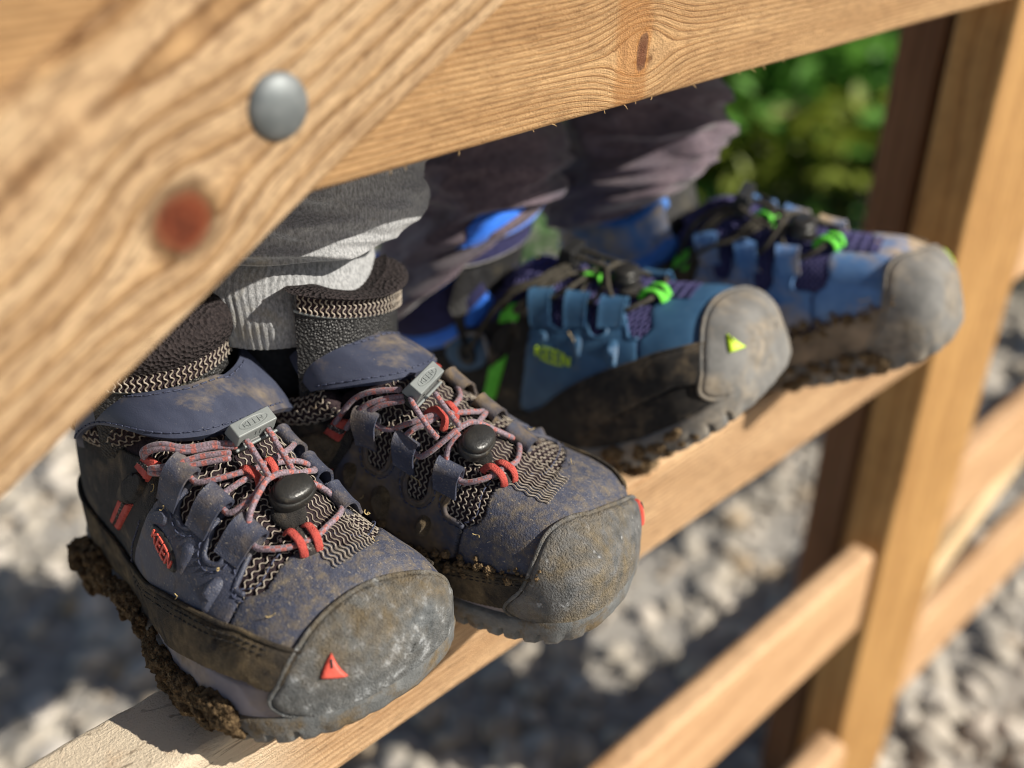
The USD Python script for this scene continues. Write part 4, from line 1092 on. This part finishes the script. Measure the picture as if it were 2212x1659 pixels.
    if near:
        out = []
        for ang in np.linspace(-.9, 2.2, 7):
            nn = surf_n(cu, ct)
            Tn = np.gradient(CP, axis=0)
            Tn /= np.linalg.norm(Tn, axis=1, keepdims=True)
            bb = np.cross(Tn, nn)
            s = np.linspace(0, 1, 700)
            i = s * 109
            P0 = np.stack([np.interp(i, np.arange(110), CP[:, c]) for c in range(3)], 1)
            n0 = np.stack([np.interp(i, np.arange(110), nn[:, c]) for c in range(3)], 1)
            b0 = np.stack([np.interp(i, np.arange(110), bb[:, c]) for c in range(3)], 1)
            an = ang + .13 * np.clip(1.5 * np.sin(s * 2 * np.pi * 46), -1, 1)
            out.append(tube(P0 + .0062 * (np.cos(an)[:, None] * n0 + np.sin(an)[:, None] * b0), .0004, 4))
        add('collar_yarn', out, col['collar_yarn'], cl, smooth=True)
    else:
        # lace anchor at the ankle
        ap = add('ankle_patch', patch(smooth_poly([(.25, .36), (.33, .37), (.40, .44), (.37, .56), (.27, .58), (.22, .46)]), h=.002, r=.002, off=.001), col['panel'])
        add('piping', tube(ut3(*(on_line([(.24, .40), (.30, .365), (.38, .42), (.385, .52)], 24)).T, np.full(24, .003)), .0011, 6), 'grey_piping', ap, smooth=True)
        add('eyelet', tube(ut3(.31 + .018 * np.cos(a[::6]), .47 + .045 * np.sin(a[::6]), np.full(20, .0030)), .0022, 6, closed=True), 'black_plastic', ap, smooth=True)
        add('ankle_patch', patch(smooth_poly([(.25, -.36), (.33, -.37), (.40, -.44), (.37, -.56), (.27, -.58), (.22, -.46)]), h=.002, r=.002, off=.001), col['panel'])
        ee = add('eyelet', tube(ut3(.31 + .018 * np.cos(a[::6]), -.47 + .045 * np.sin(a[::6]), np.full(20, .0030)), .0030, 6, closed=True), 'black_plastic', smooth=True)
        for s in (1, -1):
            L = on_line([(.31, s * .47), (.40, s * .38), (.50, s * .30), (.60, s * .15), (.64, 0)], 40)
            add('lace', tube(ut3(L[:, 0], L[:, 1], .004 + .004 * np.sin(np.linspace(0, np.pi, 40))), .0012, 6), col['lace'], smooth=True)
    # laces
    for L in LACES[K]:
        L = np.array(L)
        n = 14 * len(L)
        q = smooth_line(np.stack([L[:, 0] * US, L[:, 1] * TS, L[:, 2]], 1), n)
        tb = tube(ut3(q[:, 0] / US, q[:, 1] / TS, q[:, 2]), .00118, 9)
        add('lace', tb, col['lace'], smooth=True, uv=tb.metadata['uv'])
    # webbing bridges over the laces
    cs = {'A': [[(.626, .140, .003), (.634, .128, .0070), (.652, .122, .0072), (.668, .130, .003)], [(.634, .040, .003), (.643, .038, .0070), (.658, .044, .0070), (.668, .060, .003)], [(.749, .19, .002), (.760, .188, .0065), (.780, .198, .0072), (.796, .215, .002)], [(.757, .112, .002), (.768, .112, .0065), (.786, .125, .0072), (.802, .140, .002)]],
          'B': [[(.592, -.085, .003), (.604, -.056, .0070), (.618, -.058, .0070), (.632, -.095, .003)], [(.60, .02, .003), (.614, .012, .0070), (.626, .005, .0070), (.638, .0, .003)], [(.726, -.165, .002), (.738, -.140, .0070), (.752, -.152, .0072), (.766, -.175, .002)], [(.735, -.095, .002), (.748, -.085, .0068), (.762, -.092, .0072), (.776, -.104, .002)]]}[K]
    for c in cs:
        c = np.array(c)
        q = smooth_line(np.stack([c[:, 0] * US, c[:, 1] * TS, c[:, 2]], 1), 20)
        u, tt = q[:, 0] / US, q[:, 1] / TS
        add('webbing_bridge', tube(ut3(u, tt, q[:, 2]), .0016, 8, flat=.42, up=surf_n(u, tt)), col['web'], smooth=True)
    for i in (0, 2):
        a0, a1 = np.array(cs[i]), np.array(cs[i + 1])
        c = (a0 + a1) / 2
        q = smooth_line(np.stack([c[:, 0] * US, c[:, 1] * TS, c[:, 2] * .72], 1), 16)
        u, tt = q[:, 0] / US, q[:, 1] / TS
        add('webbing_middle', tube(ut3(u, tt, q[:, 2]), .0022, 8, flat=.3, up=surf_n(u, tt)), col['web_dark'], smooth=True)
    # cord lock under the strap
    bu, bt = {'A': (.582, .022), 'B': (.553, -.03)}[K]
    O, Tt, Ut, Nn = on_frame(bu, bt, .0115)
    Xt = Tt * (-side)
    body = manifold3d.Manifold.batch_hull([manifold3d.Manifold.sphere(.0006, 12).translate([x, y, z]) for x in (-.0082, .0082) for y, z in ((-.0030, .0022), (.0022, .0026), (-.0030, -.0034), (.0034, -.0034))])
    for x in (-.0052, .0052):
        body = body - manifold3d.Manifold.cylinder(.01, .0021, .0021, 20, True).rotate([90, 0, 0]).translate([x, .004 * 0 - .004, -.0030])
    for x in (-.0008, .0012):
        body = body - manifold3d.Manifold.cube([.00045, .0012, .0030], True).translate([x, -.0036, -.0004])
    fr = lambda m: place(m, Xt, -Ut, Nn, O)
    bk = add('cord_lock', fr(tm(body)), 'grey_plastic' if near else 'black_plastic', smooth=30)
    if near:
        ring = np.stack([.0062 * np.cos(a), .0020 * np.sin(a) - .0004, np.full(120, .0030)], 1)
        add('emblem', fr(trimesh.util.concatenate([tube(ring[::3], .00022, 5, closed=True), oval_text("KEEN", .0088, .0024, .0004).apply_translation([0, -.0004, .0029])])), 'grey_plastic', bk, smooth=30)
    lo = tm(rbox([.0185, .0085, .0050], .0018))
    lo.apply_translation([0, -.0005, -.0062])
    add('lock_base', fr(lo), 'black_plastic', bk, smooth=50)
    lip = tm(rbox([.0190, .0012, .0012], .0005))
    lip.apply_translation([0, -.0046, -.0046])
    add('lip', fr(lip), 'grey_plastic' if near else 'black_plastic', bk, smooth=50)
    # rubber toggle and the tab below it
    tu, tt0 = {'A': (.708, .048), 'B': (.692, -.058)}[K]
    O, Tt, Ut, Nn = on_frame(tu, tt0, .0026)
    pr = np.array([[0, -.0012], [.75, -.0012], [.92, 0], [1.0, .0018], [1.0, .0032], [.95, .0043], [.865, .0047], [.850, .0052], [.875, .0058], [.80, .0070], [.62, .0078], [.3, .0082], [0, .0083]])
    ang = np.linspace(0, 2 * np.pi, 64, endpoint=False)
    sx = .0092 * np.sign(np.cos(ang)) * np.abs(np.cos(ang)) ** .85
    sy = .0066 * np.sign(np.sin(ang)) * np.abs(np.sin(ang)) ** .85
    R_ = np.stack([np.stack([sx * p, sy * p, np.full(64, z)], 1) for p, z in smooth_line(pr, 46)])
    R_ = np.concatenate([R_, R_[:, :1]], 1)
    add('toggle', place(trimesh.Trimesh(*(lambda g: (g.vertices, g.faces[:, ::-1]))(grid_mesh(R_)), process=False), Xt, -Ut, Nn, O), 'black_rubber', smooth=45)
    if K == 'A':
        add('tongue_tab', patch(smooth_poly([(.690, .11), (.715, .185), (.738, .185), (.757, .15), (.758, .085), (.742, .03), (.70, .0)]), h=.0016, r=.002, off=.0016), 'black_suede')
    else:
        add('tongue_tab', patch(smooth_poly([(.66, -.13), (.70, -.15), (.728, -.13), (.735, -.06), (.715, .0), (.67, .0)]), h=.0016, r=.002, off=.0016), 'black_suede')
    # oval emblem with the maker's lettering on the outer side
    c0, c1 = np.array([.531, .548]), np.array([.628, .612])
    d = (c1 - c0) * [US, TS]
    Lg = np.linalg.norm(d)
    d /= Lg
    p = np.array([d[1], -d[0]])
    cc = (c0 + c1) / 2
    oval = [tuple(cc + (d * Lg * .50 * np.cos(q) + p * .0036 * np.sin(q)) / [US, TS]) for q in np.linspace(0, 2 * np.pi, 40, endpoint=False)]
    em = add('emblem', patch(oval, h=.0012, r=.0008, off=.0013, res=.0012), 'black_rubber' if near else col['panel'], sp)
    tx = oval_text("KEEN", Lg * (.74 if near else .92), .0042 if near else .0056, .0008)
    v = np.array(tx.vertices)
    sg = side if side > 0 else -1
    q = cc + (d * (v[:, 0] * sg)[:, None] + p * v[:, 1][:, None]) / [US, TS]
    add('lettering', trimesh.Trimesh(ut3(q[:, 0], q[:, 1], .0023 + v[:, 2]), tx.faces if side < 0 else tx.faces[:, ::-1], process=False), col['logo'], em, smooth=False)
    # bits of dry grass and grit caught on the shoe
    g = np.random.default_rng(len(label))
    out = []
    for k in range(14 if near else 8):
        u, tt, an, ln = g.uniform(.42, .86), g.uniform(-.7, .7), g.uniform(0, 6.28), g.uniform(.001, .0075) * (.35 if k % 3 else 1)
        s = np.linspace(-.5, .5, 7)
        uu, t2 = u + s * ln * math.cos(an) / US, tt + (s * ln * math.sin(an) + .0006 * np.sin(s * 5)) / TS
        out.append(tube(ut3(uu, t2, .0024 + .0012 * np.abs(s * 2) ** 2), g.uniform(.00010, .00022), 4))
    add('grass_bits', out, 'straw', smooth=True, kind='stuff')
    if K == 'B':
        g = np.random.default_rng(8)
        L = on_line(MG_TOP_M[:7], 220)
        cr_ = []
        for k in range(170):
            i = int(g.integers(0, 220))
            tt = L[i, 1] + g.normal(0, .035) + .02
            cr_.append(clump(ut3(L[i, 0] + g.normal(0, .004), tt, np.array(.0024 + .0006 * g.random())), .0005 + .0013 * g.random() ** 2.5, int(g.integers(1, 9999))))
        add('mud_crumbs', cr_, 'dry_mud', smooth=True, kind='stuff')
    # mud
    if mud:
        add('mud', [clump(*m) for m in mud], 'mud' if near else 'dry_mud', smooth=True, label='crumbly mud stuck to the sole', kind='stuff')
    return t


def pose(o, psi, side, pitch=0.0, roll=0.0, s=1.0, piv=.12):
    ps = math.radians(psi)
    d, z = np.array([math.sin(ps), -math.cos(ps), 0]), np.array([0, 0, 1.])
    lat = np.cross(z, d)                       # right-handed frame; right shoes are drawn mirrored
    Mw = np.stack([d, lat, z], 1)
    L = Rot.from_euler('yx', [-math.radians(pitch), math.radians(roll) * -side]).as_matrix()
    A = Mw @ L * s
    off = Mw @ (np.array([piv * s, 0, 0]) - L @ np.array([piv * s, 0, 0])) + np.asarray(o)
    return mat4(A[:, 0], A[:, 1], A[:, 2], off)


def sole_mud(seed, n, lo=.15, hi=.78, s=1, size=.0034, low=1.17):
    g = np.random.default_rng(seed)
    out = []
    for i in range(n):
        u = g.uniform(lo, hi)
        p = surf(u, s * g.uniform(low - .09, low + .06))
        nn = surf_n(u, s * .97)
        r = size * (.35 + .9 * g.random() ** 1.6)
        out.append((p + nn * g.uniform(.003, .0055), r, int(g.integers(1, 9999)), (1.25, .9, .9)))
    return out


POSE_A, POSE_B = pose((.138, .150, 0), 5.5, 1), pose((.194, .121, 0), 18, -1)
POSE_C, POSE_D = pose((.336, .151, .002), 19.5, 1, 25.0, 1.0, 1.10), pose((.447, .124, .009), 20, -1, 19, -.5, 1.13)
_mA = sole_mud(3, 80, .12, .74, 1, .0050) + sole_mud(31, 60, .64, .82, 1, .0036, 1.12) + [(surf(.12, 1.2) + np.array([-.004, .006, -.004]), .0075, 11, (1, .8, 1.2)), (surf(.16, 1.25) + np.array([0, .007, -.004]), .0062, 12, (1, .8, 1)), (surf(.2, 1.25) + np.array([0, .005, -.003]), .0055, 13, (1.2, .8, 1))]
_mB = sole_mud(4, 50, .15, .7, -1, .0036)
make_shoe('navy hiking shoe with coral laces nearest the lens, grey toe cap overhanging the rail', POSE_A, 1, 'A', CORAL, hi=-1, mud=_mA, strap_end=(np.array([.0655, -.0330, .1005]), np.array([.0905, -.0370, .0790])))
make_shoe('navy hiking shoe with coral laces and mud caked inner side, beside the blue shoes', POSE_B, -1, 'B', CORAL_B, hi=1, mud=_mB)
_mC = sole_mud(5, 70, .35, .84, 1, .0030, 1.19) + [(surf(.70, 1.25) * np.array([1, .8, 1]) + np.array([0, 0, -.004]), .0055, 22, (1.3, 1, .9)), (surf(.66, 1.25) * np.array([1, .8, 1]) + np.array([0, 0, -.005]), .005, 23, (1.3, 1, .9))]
make_shoe('blue hiking shoe with lime lettering and a bright blue padded collar', POSE_C, 1, 'A', GREEN, near=False, hi=-1, mud=_mC, lean=.80)
make_shoe('dusty blue hiking shoe caked in dry mud, farthest along the rail', POSE_D, -1, 'B', GREEN_D, near=False, hi=1, mud=sole_mud(6, 60, .3, .84, -1, .0026))
# ---------------------------------------------------------------- the two children: only their trousered legs are in view
def leg(C, R_, n=90, m=96, wr=.0, ribs=0, seed=0, fold=0.0, tilt=None):
    """A sleeve of cloth along centres C with radii R_ (keys), wrinkled by wr; ribs adds a knitted rib."""
    K = np.linspace(0, 1, len(C))
    s = np.linspace(0, 1, n)
    c = np.stack([PchipInterpolator(K, np.asarray(C)[:, i])(s) for i in range(3)], 1)
    r = PchipInterpolator(K, R_)(s)
    a = np.linspace(0, 2 * np.pi, m, endpoint=False)
    rr = r[:, None] + 0 * a
    P = np.stack([c[:, :1] + rr * np.cos(a), c[:, 1:2] + rr * np.sin(a), c[:, 2:3] + 0 * rr], -1)
    if wr:
        q = P * [22, 22, 85] + np.stack([0 * rr, 0 * rr, 25 * P[..., 0] + 14 * P[..., 1]], -1)
        f = meshkit.fbm(q, 3, seed)
        rr = rr + wr * (f - .5) * 1.2 + wr * 1.3 * (.28 - np.abs(2 * meshkit.fbm(q * .8 + 4.4, 2, seed + 2) - 1)) + wr * .5 * (meshkit.fbm(P * 60, 2, seed + 5) - .5)
    if ribs:
        rr = rr + .0007 * np.abs(np.cos(a * ribs / 2)) ** .7
    if fold:
        rr = rr + fold * np.sin(2 * a + 1.0)
    P = np.stack([c[:, :1] + rr * np.cos(a), c[:, 1:2] + rr * np.sin(a), c[:, 2:3] + 0 * rr], -1)
    if tilt is not None:
        P[..., 2] += ((tilt[0] * np.cos(a) + tilt[1] * np.sin(a))[None] * np.exp(-((c[:, 2] - c[0, 2]) / .035))[:, None])
    i, j = np.meshgrid(np.arange(n - 1), np.arange(m), indexing='ij')
    A, B = i * m + j, i * m + (j + 1) % m
    F = np.concatenate([np.stack([A, B, B + m], -1).reshape(-1, 3), np.stack([A, B + m, A + m], -1).reshape(-1, 3)])
    return trimesh.Trimesh(P.reshape(-1, 3), F, process=False)


def at_shoe(M4, p):
    return M4[:3, :3] @ np.asarray(p, float) + M4[:3, 3]


def child(label, PA, PB, mat, cuffs, rad, hem, lean, hips, seed, axis=.03, push=(0, 0), puff=1.0, off=0.0, tilts=None):
    t = thing('person', label, 'person')
    tr, body = [], []
    for k, PP in enumerate((PA, PB)):
        hm = hem[k]
        a = at_shoe(PP, [axis, off, hm])
        a = np.array([a[0], max(a[1], .0), a[2]])
        top = np.array([a[0] * .5 + hips[0] * .5, hips[1], hips[2]])
        z0 = a[2]
        cen = lambda z: a + (top - a) * [((z - z0) / (top[2] - z0)) ** .8 if z > z0 else 0] * 1 * np.array([1, 1, 0]) + np.array([push[0] * min(max(z - z0 - .012, 0) / .02, 1), push[1] * min(max(z - z0 + .01, 0) / .03, 1) * max(0, 1 - max(z - z0 - .05, 0) / .05) + lean * max(z - z0, 0), z - z0])
        if cuffs:
            zs = [.026, .0225, .0235, .030, .042, .058, .075, .10, .16, .26, .36]
            rs = [.90] + [puff * r for r in (.93, 1.0, 1.06, 1.09, 1.06, 1.0, .97, 1.0, 1.1, 1.2)]
        else:
            zs = [.0, .004, .012, .03, .05, .08, .12, .2, .3, .36]
            rs = [.93, 1.0, 1.03, 1.0, .98, 1.0, 1.03, 1.1, 1.2, 1.3]
        tr.append(leg([cen(z0 + z) for z in zs], [rad * r for r in rs], n=170, m=120, wr=.0085 if cuffs else .013, seed=seed + k, tilt=None if cuffs else tilts[k]))
        if cuffs:
            part(t, 'cuff', leg([cen(z0 - .012), cen(z0), cen(z0 + .015), cen(z0 + .030)], [rad * .86, rad * .90, rad * .91, rad * .9], n=30, m=320, ribs=88, wr=.001, seed=seed), 'grey_jersey', smooth=True, label='ribbed cuff')
        body.append(leg([at_shoe(PP, [.040, 0, .03]), at_shoe(PP, [axis + .002, 0, hm - .03]), cen(z0 + .06), cen(z0 + .2), cen(z0 + .36)], [.024, .024, .03, .036, .045], n=30, m=32))
    hp = manifold3d.Manifold.sphere(1.0, 48).scale([.125, .085, .10]).translate([float(hips[0]), float(hips[1]), float(hips[2]) + .03])
    part(t, 'trousers', tr + [tm(hp)], mat, smooth=True)
    part(t, 'socks', body, 'sock', smooth=True)
    return t


child('child in grey jersey trousers with ribbed cuffs standing in the coral laced shoes', POSE_A, POSE_B, 'grey_jersey', True, .0460, (.125, .115), .06, (.20, .175, .50), 3, .020, (.022, .0), 1.15, .007)
child('child in dark mauve trousers standing in the blue shoes', POSE_C, POSE_D, 'mauve_cloth', False, .046, (.112, .112), .02, (.43, .20, .52), 9, .030, (.018, -.026), tilts=((.030, -.030), (.014, -.014)))
